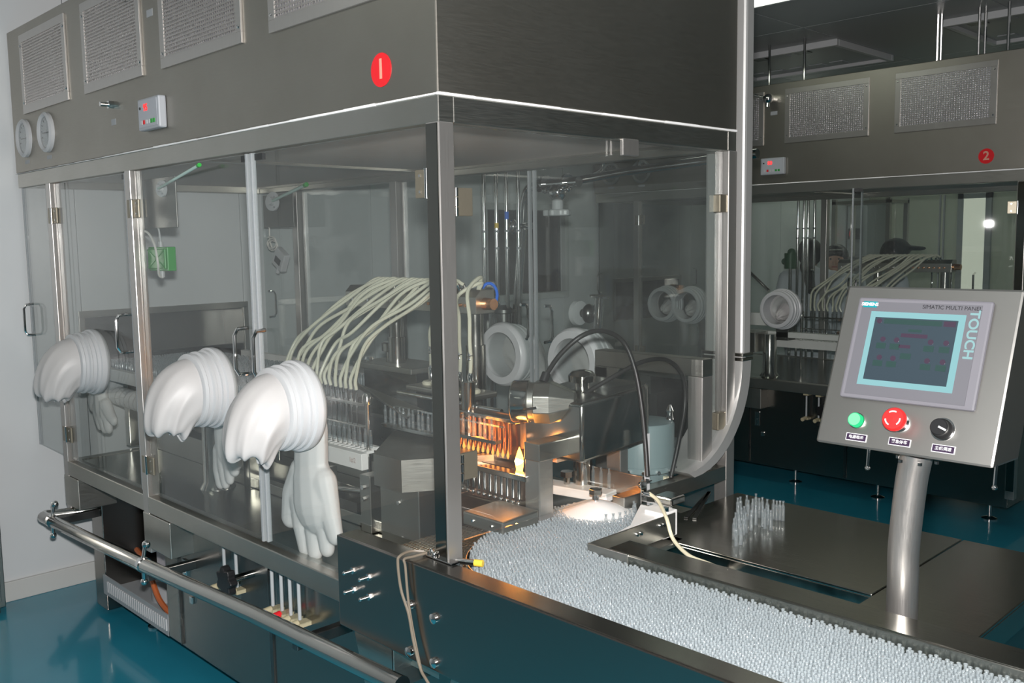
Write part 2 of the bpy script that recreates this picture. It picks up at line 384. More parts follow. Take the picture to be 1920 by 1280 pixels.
ceil_vent(-2.6, -1.41, 4.79, 5.70, 'square ceiling air vent with pale rim, left of the hanging rods')
ceil_vent(-0.70, 0.45, 4.79, 5.70, 'ceiling air vent with pale rim above the far machine at the right')
# lit doorway and furniture at the back wall
dr = thing('door_1', None, None, (-1.6, YB, 0)); dr['kind'] = 'structure'
p = at(1812, 402, 'y', YB); q = at(1842, 508, 'y', YB)
B(p.x-0.02, q.x+0.02, YB-0.03, YB, 0, 2.12).build('door_leaf', emis('lit_door_glass', (0.95, 1.0, 0.82), 0.55), dr)
m = MB(); m.box(p.x-0.08, p.x-0.02, YB-0.04, YB, 0, 2.18); m.box(q.x+0.02, q.x+0.08, YB-0.04, YB, 0, 2.18); m.box(p.x-0.08, q.x+0.08, YB-0.04, YB, 2.12, 2.18); m.build('door_frame', GREYP, dr)
m = MB().tube([(q.x-0.06, YB-0.04, 1.0), (q.x-0.06, YB-0.09, 1.02), (q.x-0.06, YB-0.09, 1.3), (q.x-0.06, YB-0.04, 1.32)], 0.012); m.build('door_handle', CHROME, dr)
# steel post at the left edge of the picture
e = at(13, 1148, 'z', 0)
t = thing('steel_cabinet', 'brushed steel cabinet standing on the floor at the far left edge', 'cabinet', (e.x-0.11, e.y-0.16, 0))
B(max(e.x-0.22, XL+0.025), e.x, e.y-0.32, e.y, 0.03, 1.0).build('body', STEEL, t, bevel=0.004)
B(e.x-0.01, e.x+0.006, e.y-0.30, e.y-0.02, 0.06, 0.97).build('door', STEEL, t, bevel=0.003)
for i in (0, 1):
    for j in (0, 1): MB().cyl((max(e.x-0.19, XL+0.05) if i == 0 else e.x-0.03, e.y-0.28+j*0.24, 0), (max(e.x-0.19, XL+0.05) if i == 0 else e.x-0.03, e.y-0.28+j*0.24, 0.03), 0.02).build('foot', BLACK, t)

# ------------------------------------------------------------------ ampoule
AH = 0.065; AR = 0.0061
APROF = [(0.0, 0.0), (AR*0.9, 0.0), (AR, 0.0015), (AR, 0.0475), (AR*0.86, 0.0505), (0.0040, 0.0530), (0.0032, 0.0550), (0.0034, 0.0580), (0.0034, 0.0605), (0.0045, AH), (0.0038, AH), (0.0028, 0.061), (0.0, 0.057)]
def ampoule_mesh(seg, mt=None):
    m = MB(); m.lathe([(max(r, 1e-5), h) for r, h in APROF], seg=seg)
    me = bpy.data.meshes.new('ampoule'); me.from_pydata(m.v, [], m.f); me.materials.append(mt or AMP)
    me.polygons.foreach_set('use_smooth', [True]*len(me.polygons)); return me
AME = ampoule_mesh(10); AMEC = ampoule_mesh(12, AMPC)
def ampoule(p, label, group, rot=(0, 0, 0), s=1.0, me=None):
    o = bpy.data.objects.new('ampoule', me or AMEC); COL.objects.link(o); o.location = p; o.rotation_euler = rot; o.scale = (s, s, s)
    tag(o, label, 'ampoule', group); return o

# ------------------------------------------------------------------ machines
MN = {1: 'the near machine', 2: 'the far machine'}
GRX = [(-2.99, -2.41), (-2.225, -1.66), (-1.50, -0.923), (-0.759, -0.175)]; GRZ = (2.36, 2.715)
GCACHE = {}
def hood(dy, n):
    r = thing('filter_hood', 'steel fan filter hood with red number badge on top of %s' % MN[n], 'filter hood', (-1.6, 0.65+dy, 2.095), 'filter hoods')
    B(-3.18, 0, 0+dy, 1.315+dy, 2.10, 2.76).build('body', STEELH, r, bevel=0.004)
    B(-3.1, -0.06, 0.06+dy, 1.26+dy, 2.065, 2.098).build('diffuser', DIFFU, r)
    m = MB(); m.box(-1.62, -1.58, 0.06+dy, 1.26+dy, 2.055, 2.066); m.box(-3.1, -0.06, 0.05+dy, 0.075+dy, 2.055, 2.066); m.box(-3.1, -0.06, 1.245+dy, 1.27+dy, 2.055, 2.066); m.build('diffuser_frame', STEEL, r)
    s = MB(); x = -3.18
    while x < -0.001:
        L = min(random.uniform(0.05, 0.22), -x); h = random.uniform(0.0022, 0.005) if x > -2.2 else random.uniform(0.0008, 0.002)
        s.box(x, x+L, -0.0035+dy, 0.004+dy, 2.0965-h*0.4, 2.0965+h); x += L
    y = 0.0
    while y < 1.31:
        L = min(random.uniform(0.06, 0.2), 1.312-y); h = random.uniform(0.0022, 0.005)
        s.box(-0.004, 0.0035, y+dy, y+L+dy, 2.0965-h*0.4, 2.0965+h); y += L
    s.build('sealant_line', SEALM, r)
    for i, (a, b) in enumerate(GRX):
        g = 0.035
        f = MB(); f.box(a, b, -0.008+dy, 0+dy, GRZ[0], GRZ[0]+g); f.box(a, b, -0.008+dy, 0+dy, GRZ[1]-g, GRZ[1]); f.box(a, a+g, -0.008+dy, 0+dy, GRZ[0]+g, GRZ[1]-g); f.box(b-g, b, -0.008+dy, 0+dy, GRZ[0]+g, GRZ[1]-g)
        fo = f.build('grille', STEELV, r, bevel=0.001)
        B(a+g, b-g, -0.0012+dy, 0.0+dy, GRZ[0]+g, GRZ[1]-g).build('filter_media', ALUF, fo)
        w_ = MB(); k = GRZ[0]+g
        while k < GRZ[1]-g: w_.box(a+g, b-g, -0.0075+dy, -0.0045+dy, k, k+0.0042); k += 0.0125
        k = a+g
        while k < b-g: w_.box(k, k+0.0035, -0.0055+dy, -0.003+dy, GRZ[0]+g, GRZ[1]-g); k += 0.0142
        w_.build('wire_mesh', STEELV, fo, kind='stuff', fix=False)
        for sx in (a+0.016, b-0.016):
            for sz in (GRZ[0]+0.05, GRZ[1]-0.05): MB().lathe([(0.006, 0), (0.005, 0.003), (0.0, 0.004)], (sx, -0.008+dy, sz), (0, -1, 0), 10).build('screw', CHROME, fo)
    for gx in (-3.005, -2.705):
        g = MB().ringlathe([(0.088, 0), (0.088, 0.014), (0.078, 0.022), (0.068, 0.014), (0.066, 0)], (gx, dy, 2.252), (0, -1, 0), 36).build('gauge', WHITE, r, smooth=True)
        MB().lathe([(0.067, 0.0), (0.067, 0.006)], (gx, dy, 2.252), (0, -1, 0), 32).build('gauge_face', mat('gauge_face', (0.42, 0.44, 0.45), 0.3), g)
        m = MB(); m.bar((gx-0.045, dy-0.008, 2.252), (gx+0.045, dy-0.008, 2.250), 0.003, 0.003); m.build('needle', BLACK, g)
        for k in range(9):
            a = math.radians(200-k*27.5); c0 = V((gx, dy-0.0075, 2.252)); d = V((math.cos(a), 0, math.sin(a)))
            MB().bar(c0+d*0.052, c0+d*0.062, 0.003, 0.002, (0, 1, 0)).build('tick', BLACK, g)
        MB().lathe([(0.066, 0.012), (0.04, 0.0125), (0.0, 0.013)], (gx, dy, 2.252), (0, -1, 0), 32).build('gauge_glass', GLASSC, g)
        B(gx-0.03, gx+0.03, dy-0.001, dy, 2.135, 2.152).build('name_plate', GREYP, g)
    d = B(-1.665, -1.488, -0.03+dy, dy, 2.158, 2.27).build('display_box', mat('display_grey', (0.36, 0.38, 0.41), 0.4), r, bevel=0.006)
    B(-1.652, -1.50, -0.0315+dy, -0.03+dy, 2.168, 2.262).build('face_plate', mat('display_face', (0.40, 0.42, 0.46), 0.4), d)
    text('95' if n == 1 else '00', 0.034, REDLED, d, (-1.592, -0.0325+dy, 2.235), (1, 0, 0), (0, 0, 1), 'red_digits', bold=0.0008)
    MB().cyl((-1.638, -0.0315+dy, 2.236), (-1.638, -0.034+dy, 2.236), 0.005).build('dot', BLACK, d)
    for k, c in enumerate((WHITE, RED, WHITE, WHITE, GREEN, GREEN)):
        B(-1.636+k*0.021, -1.623+k*0.021, -0.034+dy, -0.0315+dy, 2.178, 2.192).build('button', c, d)
    bd = MB().lathe([(0.043, 0), (0.043, 0.0015)], (-0.222, dy, 2.182), (0, -1, 0), 36).build('number_badge', RED, r)
    text(str(n), 0.07, mat('badge_numeral', (0.62, 0.30, 0.22), 0.5), bd, (-0.222, -0.0022+dy, 2.182), (1, 0, 0), (0, 0, 1), 'numeral', bold=0.0015)
    f = MB(); f.cyl((-1.96, dy, 2.288), (-1.96, dy-0.02, 2.288), 0.016, seg=6); f.cyl((-1.96, dy-0.02, 2.288), (-1.96, dy-0.05, 2.288), 0.009); f.build('hose_nipple', CHROME, r, smooth=True)
    B(-1.985, -1.94, dy-0.001, dy, 2.212, 2.235).build('name_plate', GREYP, r)
    v = MB(); v.cyl((-1.585, dy, 2.66), (-1.585, dy-0.06, 2.66), 0.026); v.ball((-1.585, dy-0.075, 2.655), 0.034); v.cyl((-1.585, dy-0.075, 2.655), (-1.585, dy-0.085, 2.60), 0.012); v.cyl((-1.62, dy-0.08, 2.67), (-1.68, dy-0.085, 2.69), 0.008); v.build('sampling_valve', CHROME, r, smooth=True)
    B(-1.61, -1.56, dy-0.001, dy, 2.555, 2.58).build('name_plate', GREYP, r)
    return r
PX = [(-2.785, -2.735), (-1.895, -1.845), (-0.05, 0.0)]
def frame(dy, n):
    r = thing('enclosure_frame', 'square steel tube frame carrying the glass doors of %s' % MN[n], 'frame', (-1.4, 0.66+dy, 0.68), 'enclosure frames')
    for i, (a, b) in enumerate(PX):
        for y0 in (0, 1.27):
            zb = 0.52 if (i < 2 and y0 == 0) else 0.2
            B(a, b, y0+dy, y0+0.05+dy, zb, 2.032).build('post', STEELV, r, bevel=0.003)
    B(-0.046, -0.003, -0.0025+dy, 0.002+dy, 0.25, 2.028).build('dark_reflection_strip', mat('dark_reflection_steel', (0.24, 0.235, 0.215), 0.12, 1.0), r, bevel=0.001)  # added strip; its dark steel stands for the post face's dark reflection
    for y0 in (0.001, 1.265): B(-3.165, -0.0005, y0+dy, y0+0.05+dy, 2.03, 2.096).build('header_beam', STEEL, r, bevel=0.003)
    B(-0.05, -0.001, 0.05+dy, 1.265+dy, 2.03, 2.0955).build('header_beam', STEEL, r, bevel=0.003)
    B(-3.165, -3.115, 0.05+dy, 1.265+dy, 2.03, 2.0955).build('header_beam', STEEL, r, bevel=0.003)
    for y0 in (0.001, 1.259): B(-2.785, -0.05, y0+dy, y0+0.06+dy, 0.684, 0.752).build('lower_beam', STEEL, r, bevel=0.003)
    B(-0.05, -0.001, 0.71+dy, 1.27+dy, 0.898, 0.95).build('end_beam', STEEL, r, bevel=0.003)
    B(-2.785, -2.735, 0.06+dy, 1.26+dy, 0.70, 0.752).build('lower_beam', STEEL, r, bevel=0.003)
    for a, b in PX[:2]:
        B(a-0.004, a+0.24 if a > -2 else a+0.17, -0.002+dy, 0.17+dy, 0.54, 0.682).build('bracket_box', STEEL, r, bevel=0.003)
    return r
def loop_handle(x, y, sgn, z0=1.318, z1=1.47, dep=0.045, wd=0.0):
    """flat loop handle standing off the pane"""
    a = [V((x, y, z0)), V((x, y+sgn*dep*0.75, z0+0.002)), V((x, y+sgn*dep, z0+0.022)), V((x, y+sgn*dep, z1-0.022)), V((x, y+sgn*dep*0.75, z1-0.002)), V((x, y, z1))]
    return MB().tube(a, 0.0065, 8)
def door(name, x0, x1, y, z0, z1, label, hinge=None, handle=None, sgn=-1, edges=(), ang=0.0, hz=(1.885, 0.88)):
    """glass door in a plane of constant y, hinge at x=hinge"""
    hx = x0 if hinge is None else hinge
    r = thing(name, label, 'glass door' if name == 'glass_door' else 'glass panel', (hx, y, z0), 'enclosure glass doors')
    if z0 > 0.9:
        MB().prism([(x0, y-0.004, 0.765), (-0.415, y-0.004, 0.765), (-0.415, y-0.004, z0), (x1, y-0.004, z0), (x1, y-0.004, z1), (x0, y-0.004, z1)], (0, 0.008, 0)).build('pane', GLASS, r)
    else: B(x0, x1, y-0.004, y+0.004, z0, z1).build('pane', GLASS, r)
    for ex in edges: B(ex-0.0045, ex+0.0045, y-0.008, y+0.008, min(z0, 0.77), z1).build('edge_profile', EDGE, r)
    if handle is not None: loop_handle(handle, y, sgn).build('handle', CHROME, r, smooth=True)
    if hinge is not None:
        s = 1 if abs(hinge-x0) < abs(hinge-x1) else -1
        for z in hz:
            h = MB(); h.box(min(hx-s*0.04, hx-s*0.004), max(hx-s*0.04, hx-s*0.004), y-0.02, y-0.012, z-0.035, z+0.035); h.box(min(hx, hx+s*0.05), max(hx, hx+s*0.05), y-0.013, y-0.005, z-0.035, z+0.035)
            ho = h.build('hinge', HINGE, r, bevel=0.002)
            MB().cyl((hx-s*0.002, y-0.018, z-0.037), (hx-s*0.002, y-0.018, z+0.037), 0.006).build('hinge_pin', CHROME, ho, smooth=True)
            for dz in (-0.02, 0.02): MB().cyl((hx+s*0.03, y-0.012, z+dz), (hx+s*0.03, y-0.0155, z+dz), 0.004, seg=8).build('screw', CHROME, ho)
        B(x1-0.06 if s > 0 else x0+0.01, x1-0.01 if s > 0 else x0+0.06, y+0.004, y+0.016, z1-0.022, z1-0.002).build('catch', BLACK, r)
    if ang: r.rotation_euler = (0, 0, ang)
    return r
def doors(dy, n):
    mm = MN[n]
    door('glass_panel', -3.16, -2.79, 0.02+dy, 0.77, 2.028, 'narrow clear side panel with loop handle left of the doors of %s' % mm, handle=-3.13, edges=(-3.153,))
    door('glass_door', -2.72, -1.915, 0.018+dy, 0.765, 2.026, 'front glass door of %s between the two left posts' % mm, hinge=-2.73, handle=-1.99, edges=(-1.92,))
    door('glass_door', -1.83, -0.955, 0.018+dy, 0.765, 2.026, 'front glass door of %s right of the second post, glove port near its free edge' % mm, hinge=-1.84, handle=-1.02, edges=(-0.963,))
    door('glass_door', -0.94, -0.06, 0.018+dy, 0.945 if n == 1 else 0.765, 2.026, ('front glass door of the near machine next to the corner post' if n == 1 else 'front glass door of the far machine standing ajar at the right'), hinge=-0.052, handle=-0.90, edges=(-0.932,), ang=0.0 if n == 1 else math.radians(18.8))
    yb = 1.302+dy
    door('glass_panel', -3.16, -2.79, yb, 0.77, 2.028, 'narrow clear side panel at the back left of %s' % mm, handle=-3.13, sgn=1)
    door('glass_door', -2.72, -1.915, yb, 0.765, 2.026, 'left back glass door of %s' % mm, handle=-1.99, sgn=1)
    door('glass_door', -1.83, -0.97, yb, 0.765, 2.026, 'middle back glass door of %s with a glove port' % mm, handle=-1.04, sgn=1, edges=(-0.977,))
    door('glass_door', -0.955, -0.06, yb, 0.765, 2.026, 'right back glass door of %s with a glove port' % mm, handle=-0.90, sgn=1, edges=(-0.948,))
    # end door
    r = thing('glass_door', 'wide glass door closing the feed end of %s' % mm, 'glass door', (-0.025, 0.06+dy, 0.96), 'enclosure glass doors')
    B(-0.029, -0.021, 0.058+dy, 1.262+dy, 0.965, 2.028).build('pane', GLASS, r)
    for z in (at(870, 378, 'x', 0.0).z, at(880, 875, 'x', 0.0).z):
        h = B(-0.02, -0.008, 0.055+dy, 0.115+dy, z-0.035, z+0.035).build('hinge', HINGE, r, bevel=0.002)
        for k in range(3): MB().cyl((-0.006, 0.058+dy, z-0.035+k*0.024), (-0.006, 0.058+dy, z-0.014+k*0.024), 0.006).build('hinge_pin', CHROME, h, smooth=True)
    for z in (1.855, 1.11): B(-0.034, -0.006, 1.228+dy, 1.272+dy, z-0.03, z+0.03).build('clip', HINGE, r, bevel=0.003)
    B(-0.008, 0.006, 0.70+dy, 0.775+dy, 1.985, 2.035).build('latch_plate', STEELV, r, bevel=0.003)
def rubber_port(x, y, sgn, label, seed, hand=None, out=True):
    """glove port: ring in the pane (axis along y, sgn = outward), crumpled sleeve, hanging glove"""
    rr = random.Random(seed); z = 1.25
    r = thing('glove_port', label, 'glove port', (x, y, z-0.14), 'glove ports')
    prof = [(0.098, -0.02), (0.128, -0.02), (0.136, -0.012), (0.140, 0.0), (0.140, 0.018), (0.133, 0.022), (0.133, 0.034), (0.126, 0.036), (0.126, 0.050), (0.131, 0.053), (0.131, 0.062), (0.123, 0.066), (0.123, 0.078), (0.127, 0.081), (0.125, 0.092), (0.114, 0.097), (0.100, 0.094)]
    MB().ringlathe(prof, (x, y, z), (0, sgn, 0), 48).build('ring', WHITE, r, smooth=True)
    # sleeve: loft of rings from the port rim to a bunched end
    S = 96; secs = []
    ph = [rr.uniform(0, 6.28) for _ in range(6)]
    if out: path = [(0.084, 0, 0, 0.110, 0.110), (0.098, -0.002, 6, 0.111, 0.111), (0.114, -0.010, 18, 0.110, 0.109), (0.131, -0.025, 33, 0.107, 0.104), (0.147, -0.046, 47, 0.102, 0.096), (0.160, -0.070, 58, 0.096, 0.087), (0.169, -0.096, 66, 0.089, 0.079), (0.175, -0.121, 71, 0.082, 0.072), (0.178, -0.142, 73, 0.072, 0.062), (0.172, -0.145, 73, 0.052, 0.045), (0.165, -0.128, 73, 0.034, 0.03), (0.160, -0.12, 73, 0.010, 0.010)]
    else: path = [(0.07, 0, 0, 0.118, 0.118), (0.03, 0, 0, 0.112, 0.112), (-0.005, 0, 0, 0.098, 0.10), (-0.03, -0.01, 0, 0.07, 0.075), (-0.01, -0.03, 10, 0.05, 0.055), (0.06, -0.045, 20, 0.035, 0.04), (0.075, -0.05, 20, 0.008, 0.01)]
    vs = []; n = len(path)
    for i, (d, dz, phi, rx, rz) in enumerate(path):
        am = 0.0 if i < 2 else min(1.0, (i-1)/6.0); phi = math.radians(phi)
        for k in range(S):
            a = 2*math.pi*k/S
            cr = lambda n_, p_: 1-2*abs(math.sin(n_*a/2+p_)); fold = 0.055*math.sin(2*a+ph[0]+0.06*i) + 0.050*cr(5, ph[1]-0.10*i) + 0.040*cr(8, ph[2]+0.12*i) + 0.022*cr(13, ph[3]-0.2*i)
            q = 1 + am*fold*(1.0 if i < 7 else 0.75)*(1.0 if i < 9 else 1.6)
            u1 = rx*q*math.cos(a); u2 = rz*q*math.sin(a); nn = (0.006 if i < 6 else 0.010)*am*math.sin(2*a+ph[4]) + (0.003 if i < 6 else 0.008)*am*cr(7, ph[5])
            vs.append((x+u1, y+sgn*(d+u2*math.sin(phi)+nn*math.cos(phi)), z+dz+u2*math.cos(phi)-nn*math.sin(phi)))
    fs = [(i*S+k, i*S+(k+1) % S, (i+1)*S+(k+1) % S, (i+1)*S+k) for i in range(n-1) for k in range(S)]; fs.append(tuple((n-1)*S+k for k in range(S)))
    sl = MB().add(vs, fs).build('sleeve', RUBBER, r, fix=True)
    sl.data.polygons.foreach_set('use_smooth', [True]*len(sl.data.polygons))
    sub = sl.modifiers.new('sub', 'SUBSURF'); sub.levels = 1; sub.render_levels = 1
    if hand:
        m = MB(); fd = (0, 1, 0)
        for a, b, ra, rb, fl_ in hand: m.capsule(a, b, ra, rb, (fd, fl_))
        remesh(m.build('glove', GLOVE, r), 0.0045, 5)
    return r
def hand_from(yp, wr, fingers, thumb, forearm):
    """glove joints measured on the plane y=yp; wr=(u,v,half width px)"""
    out = []
    def P(u, v): return at(u, v, 'y', yp)
    sc = (P(wr[0]+50, wr[1])-P(wr[0]-50, wr[1])).length/100*0.93
    for (u0, v0, r0), (u1, v1, r1) in zip(forearm[:-1], forearm[1:]): out.append((P(u0, v0), P(u1, v1), r0*sc, r1*sc, 0.5))
    for pts in fingers+[thumb]:
        for (u0, v0, r0), (u1, v1, r1) in zip(pts[:-1], pts[1:]): out.append((P(u0, v0), P(u1, v1), r0*sc, r1*sc, 0.72))
    return out
hand3 = hand_from(0.075, (590, 930, 40),
    [[(566, 935, 17), (566, 980, 13), (573, 1026, 10)], [(585, 938, 18), (588, 985, 13), (591, 1033, 10.5)], [(603, 935, 18), (608, 980, 13), (613, 1026, 10.5)], [(607, 905, 18), (619, 965, 14), (628, 1003, 11)]],
    [(566, 885, 17), (551, 925, 16), (545, 968, 13)], [(604, 870, 16), (608, 915, 20), (610, 935, 20)] if False else [(583, 800, 26), (583, 870, 27), (588, 905, 33), (592, 940, 36)])
hand2 = hand_from(0.12, (420, 850, 20),
    [[(413, 845, 9), (410, 880, 7), (413, 906, 5.5)], [(419, 848, 9), (420, 880, 7), (423, 906, 5.5)], [(427, 846, 9), (430, 875, 7), (431, 898, 5.5)], [(433, 842, 8), (437, 860, 7), (440, 882, 6)]],
    [(432, 790, 8), (440, 830, 8), (443, 868, 7)], [(420, 770, 16), (418, 810, 13), (422, 845, 14)])
hand1 = hand_from(0.12, (190, 770, 14),
    [[(184, 765, 6), (186, 785, 4.5), (189, 797, 4)], [(190, 767, 6), (193, 788, 4.5), (197, 803, 4)], [(196, 766, 6), (201, 788, 4.5), (204, 803, 4)], [(199, 760, 6), (207, 778, 5), (213, 788, 4.2)]],
    [(178, 735, 5), (174, 750, 5), (175, 763, 4)], [(186, 715, 11), (189, 740, 9), (191, 762, 10)])
def base(dy, n):
    mm = MN[n]
    r = thing('machine_base', 'steel base cabinet with levelling feet under %s' % mm, 'machine base', (-1.3, 0.6+dy, 0), 'machine bases')
    B(-1.93, -0.06, 0.09+dy, 1.25+dy, 0.12, 0.684).build('body', BASE, r, bevel=0.004)
    B(-2.76, -2.63, 0.10+dy, 1.25+dy, 0.03, 0.684).build('side_column', BASE, r, bevel=0.004)
    B(-2.63, -1.93, 0.5+dy, 1.25+dy, 0.12, 0.684).build('rear_body', DARKST, r)
    v = MB(); v.box(-2.63, -1.93, 0.09+dy, 0.5+dy, 0.12, 0.14); v.box(-2.63, -1.93, 0.088+dy, 0.094+dy, 0.12, 0.212); vo = v.build('vent_tray', GREYP, r)
    for k in range(30): B(-2.575+k*0.0215, -2.563+k*0.0215, 0.082+dy, 0.089+dy, 0.142, 0.192).build('louvre', mat('louvre_grey', (0.5, 0.51, 0.52), 0.4), vo)
    for x in (-2.35, -1.5, -0.9, -0.2):
        for y in (0.22, 1.1):
            f = MB(); f.cyl((x, y+dy, 0.012), (x, y+dy, 0.125), 0.012); f.lathe([(0.045, 0), (0.045, 0.008), (0.02, 0.018), (0.012, 0.02)], (x, y+dy, 0), (0, 0, 1), 18); f.build('foot', CHROME, r, smooth=True)
    B(-1.8, -1.79, 0.082+dy, 0.092+dy, 0.13, 0.66).build('panel_seam', DARKST, r); B(-1.08, -1.06, 0.084+dy, 0.092+dy, 0.13, 0.62).build('panel_seam', DARKST, r)
    h = MB(); h.box(-1.75, -1.715, 0.082+dy, 0.092+dy, 0.40, 0.50); h.box(-1.74, -1.725, 0.078+dy, 0.083+dy, 0.41, 0.45); h.build('latch', CHROME, r, bevel=0.002)
    B(-1.70, -1.675, 0.08+dy, 0.091+dy, 0.33, 0.36).build('keyhole', CHROME, r, bevel=0.003)
    B(-2.785, -0.052, 0.06+dy, 1.262+dy, 0.735, 0.748).build('deck', TABLE, r)
    return r
def flow_meters(dy, n, bs):
    for k, (x, nm) in enumerate(((-1.34, 'first'), (-1.25, 'second'), (-1.0, 'third'), (-0.94, 'fourth'), (-0.885, 'fifth'), (-0.83, 'sixth'))):
        t = thing('flow_meter', '%s clear flow meter tube from the left on %s' % (nm, MN[n]), 'flow meter', (x, 0.06+dy, 0.5), 'flow meters')
        B(x-0.022, x+0.022, 0.05+dy, 0.088+dy, 0.51, 0.67).build('body', GLASSC, t, bevel=0.003)
        MB().cyl((x, 0.058+dy, 0.52), (x, 0.058+dy, 0.66), 0.006).build('tube', WHITE, t, smooth=True)
        B(x-0.018, x+0.018, 0.046+dy, 0.09+dy, 0.665, 0.68).build('cap', mat('beige_cap', (0.42, 0.37, 0.24), 0.5), t); B(x-0.018, x+0.018, 0.046+dy, 0.09+dy, 0.498, 0.512).build('cap', mat('beige_cap', (0.42, 0.37, 0.24), 0.5), t)
        MB().cyl((x, 0.05+dy, 0.51), (x, 0.005+dy, 0.505), 0.012, 0.013).build('valve_knob', RED if k == 3 else MATS['beige_cap'], t, smooth=True)
    x = -1.17
    m = MB(); n_ = 7
    poly = []
    for k in range(n_*4):
        a = 2*math.pi*k/(n_*4); rr = 0.047 + 0.008*math.cos(n_*a); poly.append((x+rr*math.cos(a), -0.035+dy, 0.585+rr*math.sin(a)))
    m.prism(poly, (0, 0.03, 0)); t = m.build('star_knob', BLACK, bs, bevel=0.004)
    m = MB(); m.cyl((x, -0.005+dy, 0.585), (x, 0.09+dy, 0.585), 0.013); m.build('shaft', POL, t, smooth=True)
    m = MB(); m.box(x-0.1, x+0.1, 0.082+dy, 0.0905+dy, 0.46, 0.665); m.build('knob_plate', DARKST, bs)

TORD = [1, 0, 3, 2, 5, 4, 7, 6, 9, 8, 11, 10, 13, 12, 15, 14]
def manifold(dy, n):
    mm = MN[n]; y = 0.75+dy
    r = thing('fill_manifold', 'long steel liquid manifold bar on two round pillars in %s' % mm, 'manifold', (-1.05, y, 1.2), 'fill manifolds')
    m = MB(); m.prism([(-1.46, y-0.045, 1.485), (-1.46, y-0.045, 1.545), (-1.46, y-0.02, 1.57), (-1.46, y+0.045, 1.57), (-1.46, y+0.045, 1.485)], (0.80, 0, 0)); b = m.build('bar', STEEL, r, bevel=0.002)
    MB().cyl((-0.66, y, 1.52), (-0.615, y, 1.52), 0.022, 0.02, 20).build('end_plug', COPPER, b, smooth=True)
    for k in range(22):
        x = -1.43+k*0.0345
        MB().cyl((x, y-0.045, 1.515), (x, y-0.056, 1.515), 0.006, seg=8).build('port', COPPER if k > 14 else CHROME, b, smooth=True)
    for k in range(16): MB().cyl((-1.19+k*0.030, y-0.02, 1.565), (-1.19+k*0.030, y-0.03, 1.588), 0.006, seg=8).build('nipple', CHROME, b, smooth=True)
    for x in (-1.18, -0.715):
        m = MB(); m.cyl((x, y, 1.24), (x, y, 1.49), 0.03, seg=24); m.cyl((x, y, 1.14), (x, y, 1.37), 0.036, seg=24); m.build('pillar', POL, r, smooth=True)
    for i in range(16):
        j = TORD[i]
        s = V((-1.19+i*0.030, y-0.03, 1.588)); e = V((-1.53+j*0.033, 0.45+dy, 1.21)); U_ = random.uniform
        pts = [s, s+V((-0.03, -0.035, 0.012)), s.lerp(e, 0.36)+V((U_(-0.05, 0.0), U_(-0.02, 0.03), U_(0.055, 0.10))), s.lerp(e, 0.68)+V((U_(-0.06, 0.0), U_(-0.02, 0.03), U_(0.065, 0.115))), s.lerp(e, 0.9)+V((U_(-0.045, -0.005), U_(0.0, 0.03), U_(0.075, 0.12))), e+V((U_(-0.012, 0.006), 0, 0.045)), e]
        MB().tube(spline(pts, 6), 0.0066, 8).build('silicone_tube', SILIC, label='translucent silicone filling tube arching from manifold to needle in %s' % mm, cat='tube', group='filling tubes of %s' % mm, smooth=True)
    nb = thing('needle_rack', 'rack of thin filling needles over the ampoule row in %s' % mm, 'needle rack', (-1.27, 0.45+dy, 1.0), 'needle racks')
    m = MB(); m.box(-1.58, -0.98, 0.44+dy, 0.46+dy, 1.155, 1.167); m.box(-1.58, -0.98, 0.44+dy, 0.46+dy, 1.075, 1.083); m.build('holder_bar', POL, nb, bevel=0.002)
    for i in range(16):
        x = -1.53+i*0.033
        m = MB(); m.cyl((x, 0.45+dy, 0.985), (x, 0.45+dy, 1.215), 0.0022, seg=8); m.cyl((x, 0.45+dy, 1.145), (x, 0.45+dy, 1.195), 0.0055, seg=8); m.build('needle', CHROME, nb, smooth=True)
    for x in (-1.60, -0.97):
        m = MB(); m.cyl((x, 0.45+dy, 0.78), (x, 0.45+dy, 1.2), 0.009, seg=12); m.lathe([(0.018, 0), (0.018, 0.03), (0.012, 0.04)], (x, 0.45+dy, 1.165), (0, 0, 1), 14); m.build('support_rod', POL, nb, smooth=True)
    w_ = thing('ampoule_rail', 'white plastic ampoule carrier rail with notches under the needles of %s' % mm, 'rail', (-1.4, 0.42+dy, 0.93), 'ampoule rails')
    B(-2.05, -0.93, 0.39+dy, 0.42+dy, 0.938, 0.998).build('rail', PTFE, w_, bevel=0.002)
    for k in range(30): B(-1.80+k*0.029, -1.785+k*0.029, 0.42+dy, 0.455+dy, 0.99, 1.0).build('tooth', PTFE, w_)
    B(-2.05, -0.93, 0.455+dy, 0.475+dy, 1.0, 1.012).build('back_rail', PTFE, w_)
    if n == 1: text('1#2', 0.026, mat('faded_ink', (0.45, 0.36, 0.34), 0.6), w_, (-0.985, 0.3885, 0.968), (1, 0, 0), (0, 0, 1), 'marking')
    for k in range(19):
        x = -1.53+k*0.033
        if n == 1 or k < 10: ampoule((x, 0.437+dy, 1.012), 'small clear ampoule standing in the carrier row under the needles of %s' % mm, 'ampoules under the needles of %s' % mm)

